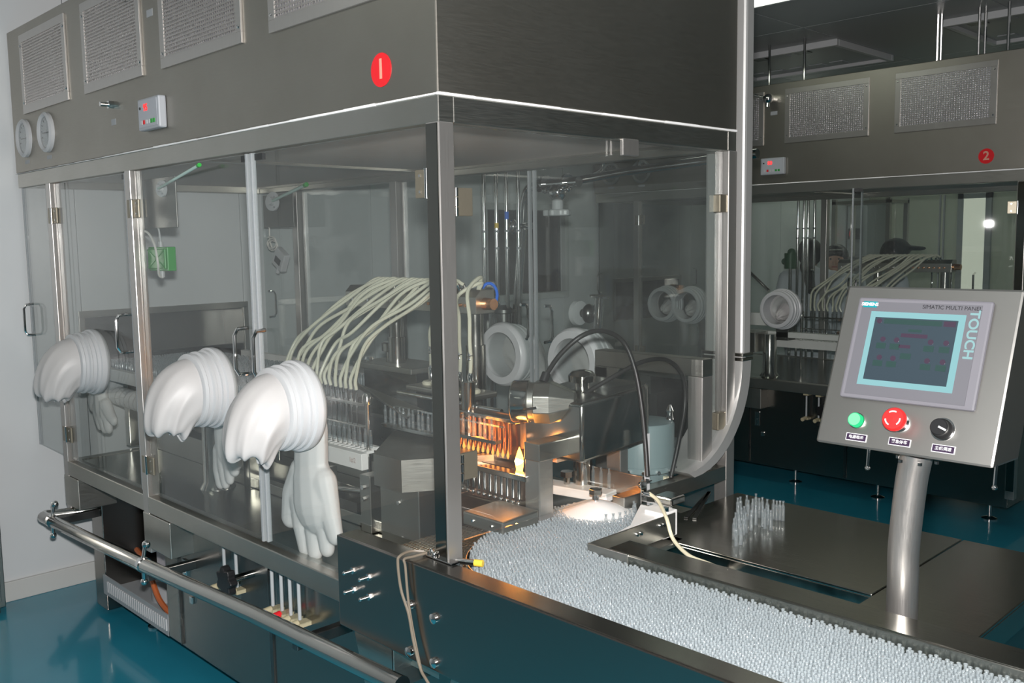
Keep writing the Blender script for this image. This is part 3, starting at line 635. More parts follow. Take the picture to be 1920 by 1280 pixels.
for n, dy in ((1, 0.0), (2, DY)):
    hood(dy, n); frame(dy, n); doors(dy, n); flow_meters(dy, n, base(dy, n)); manifold(dy, n)
rubber_port(-0.71, 0.012, -1, 'large white glove port with crumpled sleeve nearest the corner of the near machine', 3, hand3)
rubber_port(-1.255, 0.012, -1, 'middle white glove port of the near machine, beside the loop handles', 5, hand2)
rubber_port(-2.355, 0.012, -1, 'leftmost white glove port of the near machine near the wall', 9, hand1)
rubber_port(-1.15, 1.30, 1, 'white glove port on the back door of the near machine behind the pillar', 11, None, True)
rubber_port(-0.735, 1.30, 1, 'white glove port on the back door of the near machine behind the cutting head', 12, None, True)
def simple_hand(x, y, z, s=1.0):
    def P(a, b): return V((x+a*s, y, z+b*s))
    h = [(P(0, 0.1), P(0, 0), 0.042*s, 0.034*s, 0.6), (P(0, 0), P(0.003, -0.06), 0.034*s, 0.044*s, 0.5)]
    for a, l in ((-0.033, 0.075), (-0.011, 0.09), (0.012, 0.085), (0.034, 0.068)): h.append((P(a, -0.075), P(a*1.25, -0.085-l), 0.012*s, 0.009*s, 0.8))
    h.append((P(0.03, -0.02), P(0.072, -0.085), 0.016*s, 0.011*s, 0.8)); return h
rubber_port(-1.50, DY+0.012, -1, 'white glove port of the far machine in front of the woman in the coat', 15, None, False)
rubber_port(-2.46, DY+0.012, -1, 'left white glove port of the far machine seen through the glass of the near machine', 16, None, False)
rubber_port(-2.24, DY+0.012, -1, 'right one of the pair of white glove ports of the far machine', 17, simple_hand(-2.20, DY+0.10, 1.04, 1.15), False)

# ------------------------------------------------------------------ machine 1: base front details
t = thing('guard_rail', 'round steel tube guard rail along the front of the near machine', 'rail', (-1.4, -0.12, 0.5))
m = MB().tube([(-2.70, 0.12, 0.505), (-2.755, -0.06, 0.505), (-2.77, -0.10, 0.508), (-2.74, -0.12, 0.512), (-1.67, -0.12, 0.553), (-0.79, -0.12, 0.60), (-0.05, -0.12, 0.625)], 0.026, 16); m.build('tube', POL, t, smooth=True)
for x, z in ((-2.62, 0.517), (-1.63, 0.556)):
    m = MB(); m.lathe([(0.029, -0.012), (0.029, 0.012)], (x, -0.12, z), (1, 0, 0), 18); c = m.build('clamp', CHROME, t, smooth=True)
    m = MB(); m.cyl((x, -0.12, z+0.02), (x, -0.11, z+0.07), 0.007); m.ball((x, -0.105, z+0.075), 0.016); m.build('wing_bolt', CHROME, c, smooth=True)
    m = MB(); m.cyl((x, -0.12, z-0.02), (x, -0.12, z-0.06), 0.008); m.ball((x, -0.12, z-0.065), 0.014); m.build('lower_bolt', CHROME, c, smooth=True)
for x, z in ((-2.66, 0.505), (-1.66, 0.50), (-0.6, 0.56)): B(x-0.015, x+0.015, -0.10, 0.1, z-0.02, z+0.015).build('arm', DARKST, t, bevel=0.003)
t = thing('drive_unit', 'gearbox plate with black handwheel in the open bay under the near machine', 'gearbox', (-2.2, 0.3, 0.14))
B(-2.52, -2.02, 0.30, 0.32, 0.24, 0.66).build('plate', mat('pale_plate', (0.6, 0.58, 0.62), 0.4), t, bevel=0.004)
m = MB(); m.lathe([(0.075, 0), (0.085, 0.02), (0.075, 0.045), (0.03, 0.05)], (-2.13, 0.25, 0.50), (0, -1, 0), 20); m.build('handwheel', BLACK, t, smooth=True)
m = MB(); m.lathe([(0.09, 0), (0.085, 0.06), (0.05, 0.08)], (-2.13, 0.33, 0.50), (0, -1, 0), 20); m.build('hub', BRASS, t, smooth=True)
m = MB().tube([(-2.26, 0.26, 0.52), (-2.24, 0.24, 0.58), (-2.2, 0.22, 0.61)], 0.01); m.ball((-2.2, 0.22, 0.615), 0.02); m.build('crank', BLACK, t, smooth=True)
m = MB(); m.lathe([(0.06, 0), (0.06, 0.02), (0.02, 0.03)], (-2.42, 0.29, 0.55), (0, -1, 0), 20); m.build('cover_disc', POL, t, smooth=True)
for x in (-2.3, -2.1): MB().lathe([(0.07, 0), (0.07, 0.1), (0.05, 0.12)], (x, 0.25, 0.14), (0, 0, 1), 18).build('motor_can', POL if x > -2.2 else GREYP, t, smooth=True)
MB().tube(spline([(-2.42, 0.17, 0.36), (-2.3, 0.15, 0.35), (-2.18, 0.13, 0.30), (-2.08, 0.12, 0.23), (-1.94, 0.11, 0.20)], 6), 0.012).build('hose', ORANGEH, label='orange hose sagging through the open bay under the near machine', cat='hose', smooth=True)

# ------------------------------------------------------------------ machine 1: inside
t = thing('tray_conveyor', 'wide infeed conveyor of the near machine with white edge rail and ampoules', 'conveyor', (-2.3, 0.7, 0.9))
B(-3.2, -1.45, 0.34, 1.14, 1.085, 1.10).build('belt', STEEL, t)
B(-3.2, -1.45, 0.30, 0.335, 1.075, 1.135).build('edge_rail', PTFE, t, bevel=0.003)
B(-3.2, -1.2, 1.145, 1.175, 1.075, 1.135).build('edge_rail', PTFE, t, bevel=0.003)
for x in (-2.9, -1.7): B(x, x+0.05, 0.34, 0.39, 0.748, 1.085).build('leg', POL, t, bevel=0.003)
B(-3.0, -1.75, 0.42, 1.0, 0.82, 0.86).build('lower_plate', STEEL, t, bevel=0.003)
B(-3.0, -1.75, 0.41, 0.43, 0.748, 0.86).build('skirt_plate', STEEL, t, bevel=0.003)
def stuff_ampoules(pts, name, label, seg=6, s=1.0, parent=None):
    prof = np.array([p for i, p in enumerate(APROF[1:]) if i not in (1,)]); n = len(prof)
    a = np.arange(seg)*2*np.pi/seg
    loc = np.stack([prof[:, 0][:, None]*np.cos(a), prof[:, 0][:, None]*np.sin(a), np.repeat(prof[:, 1][:, None], seg, 1)], -1).reshape(-1, 3)*s
    P = np.array(pts); N = len(P); th = rng.uniform(0, 6.28, N); c, sn = np.cos(th), np.sin(th)
    X = loc[None, :, 0]*c[:, None] - loc[None, :, 1]*sn[:, None]; Y = loc[None, :, 0]*sn[:, None] + loc[None, :, 1]*c[:, None]
    tx = rng.normal(0, 0.012, N); ty = rng.normal(0, 0.012, N)
    Z = np.repeat(loc[None, :, 2], N, 0); X = X + tx[:, None]*Z; Y = Y + ty[:, None]*Z
    og = P.mean(0); og[2] = P[:, 2].min()
    co = np.stack([X, Y, Z], -1) + (P-og)[:, None, :]
    k = np.arange(seg); k2 = (k+1) % seg
    q = np.concatenate([np.stack([i*seg+k, i*seg+k2, (i+1)*seg+k2, (i+1)*seg+k], -1) for i in range(n-1)], 0)
    Q = (q[None] + (np.arange(N)*n*seg)[:, None, None]).reshape(-1, 4)
    me = bpy.data.meshes.new(name); me.vertices.add(N*n*seg); me.vertices.foreach_set('co', co.reshape(-1).astype(np.float32))
    me.loops.add(Q.size); me.loops.foreach_set('vertex_index', Q.reshape(-1).astype(np.int32))
    me.polygons.add(len(Q)); me.polygons.foreach_set('loop_start', (np.arange(len(Q))*4).astype(np.int32)); me.polygons.foreach_set('loop_total', np.full(len(Q), 4, np.int32))
    me.polygons.foreach_set('use_smooth', np.ones(len(Q), bool)); me.update(calc_edges=True); me.materials.append(AMP)
    o = bpy.data.objects.new(name, me); COL.objects.link(o); o.location = og
    tag(o, label, 'ampoules', kind='stuff'); return o
PIT_ = 0.0124
def hexpts(x0, x1, y0, y1, z, inside, rot=0.44):
    out = []; cx, cy = (x0+x1)/2, (y0+y1)/2; R_ = math.hypot(x1-x0, y1-y0)/2+0.05; ca, sa = math.cos(rot), math.sin(rot); n = int(R_/PIT_)+2
    for j in range(-int(n/0.866)-1, int(n/0.866)+2):
        for i in range(-n, n+1):
            u = (i+(0.5 if j % 2 else 0))*PIT_; v = j*PIT_*0.866
            u += 0.004*math.sin(v*7+1.3); v += 0.004*math.sin(u*6)
            x = cx+u*ca-v*sa+random.gauss(0, 0.0010); y = cy+u*sa+v*ca+random.gauss(0, 0.0010)
            if x0 <= x <= x1 and y0 <= y <= y1 and inside(x, y): out.append((x, y, z+random.uniform(0, 0.0015)))
    return out
stuff_ampoules(hexpts(-3.1, -1.6, 0.36, 0.9, 1.10, lambda x, y: y < 0.42 or random.random() < 0.55), 'ampoules', 'dense bed of ampoules on the infeed conveyor behind the glass of the near machine', seg=5)
t = thing('corrugated_hose', 'white corrugated hose under the infeed conveyor of the near machine', 'hose', (-2.4, 0.32, 0.95))
m = MB(); pts = []; rad = []
for k in range(61): pts.append((-2.85+k*0.0135, 0.30, 1.01-0.00025*k)); rad.append(0.046 if k % 4 < 2 else 0.036)
m.tube(pts, rad, 16); m.build('hose', WHITE, t, smooth=True)
m = MB(); m.lathe([(0.03, 0), (0.03, 0.06), (0.045, 0.062), (0.045, 0.07)], (-2.02, 0.30, 0.99), (1, 0, 0), 16); m.build('end_fitting', POL, t, smooth=True)
m = MB(); m.cyl((-1.97, 0.30, 0.95), (-1.97, 0.30, 1.13), 0.012); m.lathe([(0.03, 0), (0.03, 0.01)], (-1.97, 0.30, 1.13), (0, 0, 1), 16); m.build('stand', CHROME, t, smooth=True)
t = thing('bollard', 'polished steel cylinder standing on the deck of the near machine behind the middle glove', 'cylinder', (-1.79, 0.27, 0.748))
m = MB(); m.lathe([(0.072, 0), (0.07, 0.006), (0.056, 0.03), (0.054, 0.26)], (-1.79, 0.27, 0.748), (0, 0, 1), 32); m.build('column', POL, t, smooth=True)
m = MB(); m.lathe([(0.058, 0), (0.058, 0.09), (0.05, 0.1)], (-1.79, 0.27, 1.008), (0, 0, 1), 32); m.build('collar', STEEL, t, smooth=True)
# drive frames under the needles
t = thing('transport_drive', 'stepped steel drive frame with crank rod under the white rail of the near machine', 'frame', (-1.3, 0.5, 0.748))
for (x0, x1, y0, y1, z0, z1) in ((-1.9, -0.75, 0.36, 0.40, 0.75, 0.79), (-1.9, -0.75, 0.42, 0.50, 0.79, 0.86), (-1.9, -0.75, 0.50, 0.56, 0.86, 0.94), (-1.15, -1.1, 0.34, 0.40, 0.79, 0.93), (-0.86, -0.80, 0.33, 0.42, 0.75, 0.95)):
    B(x0, x1, y0, y1, z0, z1).build('plate', STEEL, t, bevel=0.003)
m = MB(); m.cyl((-1.10, 0.36, 0.855), (-0.84, 0.36, 0.885), 0.011); m.build('crank_rod', POL, t, smooth=True)
for z in (0.87, 0.91): MB().cyl((-0.83, 0.33, z), (-0.83, 0.318, z), 0.009, seg=6).build('bolt', CHROME, t)
B(-1.08, -0.9, 0.345, 0.42, 0.80, 0.835).build('dark_block', DARKST, t)
# chamfered station housing
zt = 1.055
a = at(700, 850, 'z', zt); b = at(752, 863, 'z', zt); c = at(926, 852, 'z', zt); d = at(972, 842, 'z', zt); e = at(690, 808, 'z', zt); g = at(975, 815, 'z', zt)
t = thing('station_housing', 'faceted steel housing with chamfered corner behind the corner post of the near machine', 'housing', (-0.55, 0.35, 0.748))
top = [(a.x, a.y), (b.x, b.y), (c.x, c.y), (d.x, d.y), (d.x, 0.62), (e.x, 0.62)]
m = MB().prism([(x, y, zt-0.105) for x, y in top], (0, 0, 0.105)); m.build('cover', STEEL, t, bevel=0.004)
B(-0.735, -0.53, 0.325, 0.58, 0.75, zt-0.105).build('pedestal', STEEL, t, bevel=0.004)
B(-0.53, -0.42, 0.40, 0.58, 0.75, zt-0.105).build('inner_pedestal', mat('brown_steel', (0.33, 0.24, 0.19), 0.35, 1.0), t, bevel=0.003)
MB().cyl((-0.63, 0.326, 0.895), (-0.63, 0.318, 0.895), 0.008, seg=6).build('bolt', CHROME, t)
MB().cyl((-0.60, 0.50, zt), (-0.60, 0.50, zt+0.10), 0.012).build('rod', CHROME, t, smooth=True)
MB().lathe([(0.014, 0), (0.02, 0.004), (0.02, 0.02), (0.01, 0.026)], (-0.60, 0.50, zt+0.09), (0, 0, 1), 14).build('rod_knob', CHROME, t, smooth=True)
for x, y_, r_ in ((-0.545, 0.56, 0.022), (-0.63, 0.585, 0.012)):
    m = MB(); m.cyl((x, y_, zt), (x, y_, zt+0.14), r_, seg=20); m.lathe([(r_*1.08, 0), (r_*1.08, 0.09)], (x, y_, zt+0.13), (0, 0, 1), 20); m.build('guide_column', POL, t, smooth=True)
# guide plates lit by the burner
t = thing('guide_plates', 'boxed steel guide plates with a sloping apron in front of the manifold', 'guide plate', (-1.1, 0.65, 1.05))
B(-1.36, -0.98, 0.66, 0.86, 1.245, 1.268).build('top_plate', STEEL, t, bevel=0.003)
B(-1.34, -1.0, 0.70, 0.84, 1.0, 1.245).build('box', POL, t, bevel=0.003)
pl = [V((-1.42, 0.60, 1.215)), V((-1.15, 0.53, 1.215)), V((-0.78, 0.48, 1.13)), V((-0.86, 0.62, 1.13))]
m = MB().prism([p for p in pl], (0, 0, 0.006)); m.build('apron', STEEL, t)
B(-1.25, -0.62, 0.56, 0.60, 0.95, 1.09).build('back_plate', DARKST, t)
m = MB(); m.lathe([(0.03, 0), (0.03, 0.04), (0.045, 0.045), (0.045, 0.075), (0.04, 0.08)], (-1.22, 0.76, 1.268), (0, 0, 1), 20); m.build('knob', POL, t, smooth=True)
MB().lathe([(0.012, 0), (0.012, 0.008), (0.02, 0.009), (0.016, 0.02)], (-1.30, 0.70, 1.268), (0, 0, 1), 10).build('screw', CHROME, t)
# row of ampoules running on to the sealing station
for k in range(22):
    x = -0.93+k*0.0265
    ampoule((x, 0.50+0.004*(k % 2), 1.095 if k < 12 else 1.115), 'small clear ampoule in the row leading to the burner of the near machine', 'ampoules at the burner of the near machine')
t = thing('support_strip', 'thin steel strips holding the ampoule row in front of the burner', 'rail', (-0.65, 0.5, 1.09))
B(-0.94, -0.62, 0.488, 0.516, 1.083, 1.094).build('strip', POL, t); B(-0.61, -0.34, 0.488, 0.516, 1.103, 1.114).build('strip', POL, t)
B(-0.94, -0.34, 0.524, 0.53, 1.15, 1.156).build('rod', CHROME, t)
# burner
t = thing('gas_burner', 'gas burner with a row of thin copper rods imitating orange reflections in the near machine', 'burner', (-0.46, 0.55, 1.0))
for k in range(13):
    x = -0.615+k*0.0235
    o = MB().tube([(x, 0.545, 1.165), (x+0.002, 0.545, 1.12), (x+0.004, 0.54, 1.065)], [0.004, 0.0042, 0.0065], 8).build('reflection_rod', COPPER, t, smooth=True)  # copper rods stand in for orange flame reflections in the steel plate
    MB().lathe([(1e-4, -0.008), (0.0042, 0.0), (0.0048, 0.005), (1e-4, 0.024)], (x+0.004, 0.532, 1.058), (0, 0, 1), 10).build('flame_tip', emis('flame_tip_glow', (1.0, 0.36, 0.07), 2.2), o, smooth=True)
B(-0.66, -0.30, 0.56, 0.575, 1.04, 1.19).build('back_plate', mat('heat_steel', (0.30, 0.22, 0.17), 0.3, 1.0), t)
B(-0.66, -0.30, 0.535, 0.565, 1.165, 1.18).build('gas_pipe', POL, t, bevel=0.003)
B(-0.64, -0.28, 0.50, 0.60, 1.025, 1.035).build('tray', DARKST, t)
p = at(1000, 818, 'y', 0.62); m = MB(); m.box(-0.33, -0.18, 0.60, 0.66, 1.05, 1.12); bo = m.build('ceramic_block', mat('ceramic', (0.5, 0.32, 0.2), 0.7), t, bevel=0.003)
for i in range(7):
    for j in range(4): MB().cyl((-0.32+i*0.02, 0.598, 1.06+j*0.016), (-0.32+i*0.02, 0.601, 1.06+j*0.016), 0.004, seg=6).build('hole', BLACK, bo)
ft = at(974, 866, 'y', 0.50)
t = thing('flame', 'bright orange gas flame burning beside the sealing station of the near machine', 'flame', (ft.x, 0.50, ft.z-0.06))
MB().lathe([(1e-4, -0.04), (0.009, -0.032), (0.0125, -0.008), (0.012, 0.014), (0.006, 0.034), (1e-4, 0.048)], (ft.x, 0.50, ft.z), (0, 0, 1), 14).build('outer_flame', FLAMEM, t, smooth=True)
MB().lathe([(1e-4, -0.016), (0.010, -0.009), (0.0138, 0.004), (0.010, 0.014), (1e-4, 0.022)], (ft.x, 0.498, ft.z), (0, 0, 1), 14).build('flame_core', FLAMEC, t, smooth=True)
B(ft.x-0.012, ft.x+0.012, 0.490, 0.510, ft.z-0.06, ft.z-0.044).build('flame_base', FLAMEM, t)
ll = bpy.data.lights.new('flame_light', 'POINT'); ll.energy = 0.8; ll.color = (1.0, 0.34, 0.06); ll.shadow_soft_size = 0.03
lo = bpy.data.objects.new('flame_light', ll); COL.objects.link(lo); lo.parent = t; lo.location = V((ft.x+0.0, 0.46, ft.z+0.03)) - ORG[t.name]
ll = bpy.data.lights.new('burner_light', 'POINT'); ll.energy = 0.5; ll.color = (1.0, 0.34, 0.06); ll.shadow_soft_size = 0.05
lo = bpy.data.objects.new('burner_light', ll); COL.objects.link(lo); lo.parent = t; lo.location = V((-0.45, 0.50, 1.13)) - ORG[t.name]
# lower comb of pins
t = thing('pin_comb', 'row of polished steel pins below the burner of the near machine', 'pin comb', (-0.33, 0.45, 0.93))
B(-0.50, -0.16, 0.462, 0.49, 0.93, 1.03).build('back_plate', mat('brown_steel', (0.33, 0.24, 0.19), 0.35, 1.0), t, bevel=0.002)
B(-0.50, -0.16, 0.44, 0.48, 1.022, 1.04).build('top_rail', POL, t, bevel=0.002)
for k in range(12):
    x = -0.475+k*0.0255
    m = MB(); m.cyl((x, 0.448, 0.965), (x, 0.448, 1.022), 0.0058, seg=12); m.ball((x, 0.444, 0.952), 0.0075, 10, 6); m.build('pin', CHROME, t, smooth=True)
t = thing('front_shelf', 'folded steel shelf with rounded lip beside the corner post', 'shelf', (-0.2, 0.33, 0.87))
m = MB(); m.prism([(-0.275, 0.29, 0.905), (-0.275, 0.29, 0.945), (-0.275, 0.44, 0.95), (-0.275, 0.44, 0.90)], (0.17, 0, 0)); m.build('shelf', STEEL, t, bevel=0.005)
for x in (-0.23, -0.15): MB().cyl((x, 0.29, 0.925), (x, 0.286, 0.925), 0.005, seg=8).build('screw', CHROME, t)
# pump fittings at the right of the manifold
pk = [(-0.86, 0.66), (-0.81, 0.66), (-0.655, 0.62), (-0.60, 0.62)]
t = thing('pump_bank', 'steel pump plate with chrome hose fittings in front of the round pillar', 'pump', (-0.7, 0.64, 1.2))
B(-0.92, -0.55, 0.585, 0.70, 1.205, 1.225).build('plate', STEEL, t, bevel=0.006)
MB().tube([(-0.95, 0.575, 1.195), (-0.40, 0.575, 1.19)], 0.008, 10).build('rod', CHROME, t, smooth=True)
for x, y in pk:
    MB().lathe([(0.034, 0), (0.036, 0.006), (0.03, 0.012)], (x, y, 1.225), (0, 0, 1), 24).build('washer', mat('washer_cream', (0.55, 0.53, 0.42), 0.5), t, smooth=True)
    m = MB(); m.lathe([(0.011, 0), (0.011, 0.05), (0.007, 0.055), (0.006, 0.065)], (x, y, 1.235), (0, 0, 1), 14); m.build('fitting', CHROME, t, smooth=True)
for k, (x, y) in enumerate(pk):
    f = MB(); f.lathe([(0.006, 0), (0.01, 0.004), (0.008, 0.012), (0.011, 0.018), (0.006, 0.03)], (x, y, 1.335), (0, 0, 1), 12); f.build('hose_joint', CHROME, t, smooth=True)
    s = V((-0.70 if k > 1 else -0.98, 0.75, 1.56)); e = V((x, y, 1.29))
    if k > 1: pts = [s, s+V((0.03, -0.01, 0.035+0.02*(k-2))), V((x-0.05, y+0.04, 1.55+0.02*(k-2))), V((x-0.01, y+0.01, 1.48)), V((x, y, 1.40)), V((x+0.004, y, 1.34)), e]
    else: pts = [V((x-0.01, 0.72, 1.50)), V((x-0.005, 0.69, 1.46)), V((x, y, 1.42)), V((x, y, 1.36)), e]
    MB().tube(spline(pts, 6), 0.0068, 8).build('silicone_tube', SILIC, label='short silicone hose %s from the manifold to the pump fittings' % ('first' , 'second', 'third', 'last')[k], cat='tube', group='pump hoses', smooth=True)
# cutting head with two black cables
c0 = at(970, 752, 'x', -0.20)
hy, hz = c0.y, c0.z
t = thing('cutting_head', 'round polished motor head with a boxy tapered cover inside the near machine', 'motor head', (-0.2, hy+0.1, hz-0.07))
ax = V((0.82, 0.57, 0.0)).normalized(); o0 = at(959, 752, 'y', 0.50); tmid = o0
m = MB(); m.lathe([(0.05, 0), (0.062, 0.004), (0.066, 0.01), (0.066, 0.055), (0.06, 0.058)], o0, ax, 32); m.build('drum', POL, t, smooth=True)
m = MB(); m.lathe([(0.060, 0.058), (0.060, 0.075)], o0, ax, 32); m.build('neck', STEEL, t, smooth=True)
def ngon(o, ax, r, n, off=0.0):
    a = V(ax).normalized(); e1 = V((1, 0, 0)) - a*a.x; e1.normalize(); e2 = a.cross(e1); return [V(o)+e1*(r*math.cos(off+2*math.pi*k/n))+e2*(r*math.sin(off+2*math.pi*k/n)) for k in range(n)]
pa = ngon(o0+ax*0.075, ax, 0.068, 8, math.pi/8); pb = ngon(o0+ax*0.125, ax, 0.068, 8, math.pi/8); pc = ngon(o0+ax*0.20, ax, 0.034, 8, math.pi/8)
vs = pa+pb+pc; fs = [tuple(range(7, -1, -1)), tuple(range(16, 24))] + [(i*8+k, i*8+(k+1) % 8, (i+1)*8+(k+1) % 8, (i+1)*8+k) for i in (0, 1) for k in range(8)]
MB().add(vs, fs).build('cover', STEEL, t, bevel=0.003)
m = MB(); tp = o0+ax*0.10+V((0, 0, 0.062)); m.cyl(tp, tp+V((0.0, 0.015, 0.025)), 0.014); m.build('cable_gland', BLACK, t, smooth=True)
sdv = ax.cross(V((0, 0, 1))); m = MB(); m.bar(o0+ax*0.05+sdv*0.068+V((0, 0, -0.012)), o0+ax*0.09+sdv*0.068+V((0, 0, -0.006)), 0.006, 0.008); m.build('clip', CHROME, t)
g1 = [tp+V((0, 0.012, 0.02)), at(1050, 665, 'x', -0.15), at(1090, 630, 'x', -0.1), at(1130, 620, 'x', -0.08), at(1168, 640, 'x', -0.06), at(1190, 690, 'x', -0.03), at(1203, 760, 'x', 0.0), at(1210, 830, 'x', 0.03), at(1214, 892, 'x', 0.05)]
MB().tube(spline(g1, 8), 0.0075, 10).build('cable', BLACKR, label='black cable arching from the motor head down to the chrome bracket', cat='cable', smooth=True)
g2 = [o0+ax*0.195, at(1090, 742, 'x', -0.16), at(1150, 706, 'x', -0.12), at(1205, 678, 'x', -0.08), at(1250, 675, 'x', -0.06), at(1280, 705, 'x', -0.05), at(1284, 760, 'x', -0.05), at(1272, 830, 'x', -0.04), at(1258, 895, 'x', -0.04)]
MB().tube(spline(g2, 8), 0.0075, 10).build('cable', BLACKR, label='black cable looping right from the motor head over the blower', cat='cable', smooth=True)
# gantry frame
q0 = at(1019, 838, 'x', -0.12); q1 = at(1166, 815, 'x', -0.12)
t = thing('gantry', 'square steel gantry frame standing right of the flame', 'frame', (-0.14, (q0.y+q1.y)/2, 0.9))
zg = q0.z
B(-0.17, -0.11, q0.y-0.03, q0.y+0.03, 0.90, zg+0.012).build('leg', STEELV, t, bevel=0.003)
B(-0.17, -0.11, q1.y-0.02, q1.y+0.02, 0.90, zg+0.012).build('leg', STEELV, t, bevel=0.003)
B(-0.172, -0.108, q0.y-0.031, q1.y+0.021, zg-0.04, zg+0.014).build('top_beam', STEEL, t, bevel=0.003)
t = thing('lift_column', 'polished lift column with mushroom cap behind the gantry', 'column', (-0.26, 0.72, 0.9))
kc = at(1092, 800, 'x', -0.24)
m = MB(); m.cyl((kc.x, kc.y, 0.90), (kc.x, kc.y, 1.225), 0.032, seg=24); m.build('column', POL, t, smooth=True)
m = MB(); m.lathe([(0.024, 0), (0.024, 0.05), (0.044, 0.055), (0.046, 0.075), (0.034, 0.088), (0.01, 0.094)], (kc.x, kc.y, 1.225), (0, 0, 1), 24); m.build('cap', POL, t, smooth=True)
B(kc.x-0.05, kc.x+0.05, kc.y-0.14, kc.y+0.06, 1.185, 1.215).build('arm', STEEL, t, bevel=0.003)
for k in (0, 1): MB().cyl((kc.x+0.05, kc.y+0.05, 1.20-k*0.045), (kc.x+0.10, kc.y+0.06, 1.20-k*0.045), 0.009, seg=8).build('bolt', CHROME, t, smooth=True)
for k in (0, 1): MB().cyl((kc.x-0.05, kc.y-0.12+k*0.02, 1.0), (kc.x-0.05, kc.y-0.12+k*0.02, 1.185), 0.005, seg=8).build('rod', CHROME, t, smooth=True)
m = MB(); m.box(kc.x+0.0, kc.x+0.03, kc.y-0.14, kc.y-0.09, 1.06, 1.10); m.build('clamp', COPPER, t, bevel=0.003)
m = MB(); m.lathe([(0.02, 0), (0.02, 0.02), (0.03, 0.022), (0.03, 0.035)], (kc.x+0.015, kc.y-0.115, 1.10), (0, 0, 1), 14); m.build('thumb_screw', CHROME, t, smooth=True)
# exhaust duct box with rounded end, blower and tube frame
d0 = at(1112, 760, 'x', -0.05); d1 = at(1236, 700, 'x', -0.05); db = at(1150, 855, 'x', -0.05)
t = thing('exhaust_box', 'long polished exhaust box with rounded end above the blower', 'duct', (-0.2, (d0.y+d1.y)/2, db.z))
ys0 = d0.y-0.05; ye = d1.y; zt0 = d0.z+0.01; zb0 = db.z
poly = [(-0.34, ys0, zb0), (-0.05, ys0, zb0), (-0.05, ye-0.08, zb0+0.02)]
for k in range(7):
    a = -math.pi/2 + math.pi/2*k/6; poly.append((-0.13+0.08*math.cos(math.pi/2*k/6), ye-0.08+0.08*math.sin(math.pi/2*k/6), zb0+0.02))
poly += [(-0.34, ye, zb0+0.02)]
m = MB().prism(poly, (0, 0, zt0-zb0)); m.build('box', POL, t, bevel=0.012, smooth=True)
bc = at(1206, 840, 'x', -0.16)
t = thing('blower', 'pale blue-grey blower motor with bolted flange under the exhaust box', 'motor', (-0.16, bc.y, 0.75))
m = MB(); m.lathe([(0.105, 0), (0.105, 0.135), (0.1, 0.142), (0.09, 0.144)], (-0.16, bc.y, 0.985), (0, 0, 1), 40); m.build('upper_shell', BLOWER, t, smooth=True)
m = MB(); m.lathe([(0.088, 0), (0.088, 0.21)], (-0.16, bc.y, 0.752), (0, 0, 1), 40); m.build('lower_shell', BLOWER, t, smooth=True)
m = MB(); m.lathe([(0.1, 0), (0.106, 0.004), (0.106, 0.022), (0.1, 0.026)], (-0.16, bc.y, 0.962), (0, 0, 1), 40); fo = m.build('flange', BLOWER, t, smooth=True)
for k in range(14):
    a = 2*math.pi*k/14; MB().cyl((-0.16+0.104*math.cos(a), bc.y+0.104*math.sin(a), 0.972), (-0.16+0.116*math.cos(a), bc.y+0.116*math.sin(a), 0.972), 0.007, seg=6).build('bolt', CHROME, fo)
B(-0.075, -0.06, bc.y-0.005, bc.y+0.012, 0.83, 0.95).build('cable_tag', CREAM, t)
m = MB(); m.lathe([(0.014, 0), (0.01, 0.02), (0.014, 0.03), (0.004, 0.05)], (-0.10, bc.y+0.07, 1.13), (0, 0, 1), 12); m.build('valve', CHROME, t, smooth=True)
t = thing('tube_stand', 'square tube stand behind the exhaust box near the end door', 'frame', (-0.25, 1.16, 0.75))
B(-0.48, -0.005, 1.13, 1.19, 1.275, 1.335).build('top_bar', STEEL, t, bevel=0.003)
B(-0.065, -0.005, 1.13, 1.19, 0.95, 1.275).build('leg', STEELV, t, bevel=0.003); B(-0.48, -0.42, 1.13, 1.19, 0.75, 1.275).build('leg', STEELV, t, bevel=0.003)
m = MB(); m.prism([(-0.48, 1.13, 1.275), (-0.36, 1.13, 1.275), (-0.42, 1.13, 1.20), (-0.48, 1.13, 1.20)], (0, 0.06, 0)); m.build('gusset', STEEL, t)
# tall round duct behind with curved scoop
e0 = at(1393, 660, 'y', 1.38)
t = thing('exhaust_duct', 'tall flat steel duct behind the right post, curving inward at its foot', 'duct', (e0.x, 1.38, 0.95))
xa = at(1383, 230, 'y', 1.36).x; xb = at(1402, 230, 'y', 1.36).x
B(xb-0.16, xb, 1.345, 1.40, 1.33, ZC).build('riser', GALV, t, bevel=0.01)
m = MB(); m.box(xb-0.165, xb+0.005, 1.34, 1.405, 1.31, 1.322); m.box(xb-0.165, xb+0.005, 1.34, 1.405, 1.326, 1.338); m.build('collar', POL, t, bevel=0.002)
sc = []
for k in range(13):
    a = math.pi/2*k/12; sc.append((1.40-0.34*(1-math.cos(a)), 1.31-0.36*math.sin(a)))
vs = []; 
for y, z in sc: vs += [(xb, y, z), (xb-0.16, y, z)]
inner = [(y-0.0, z) for y, z in sc]
m = MB(); poly = [(xb, y, z) for y, z in sc] + [(xb, y-0.055*(1-i/12*0.4), z+0.02) for i, (y, z) in reversed(list(enumerate(sc)))]
m.prism(poly, (-0.16, 0, 0)); m.build('scoop', GALV, t, smooth=True)

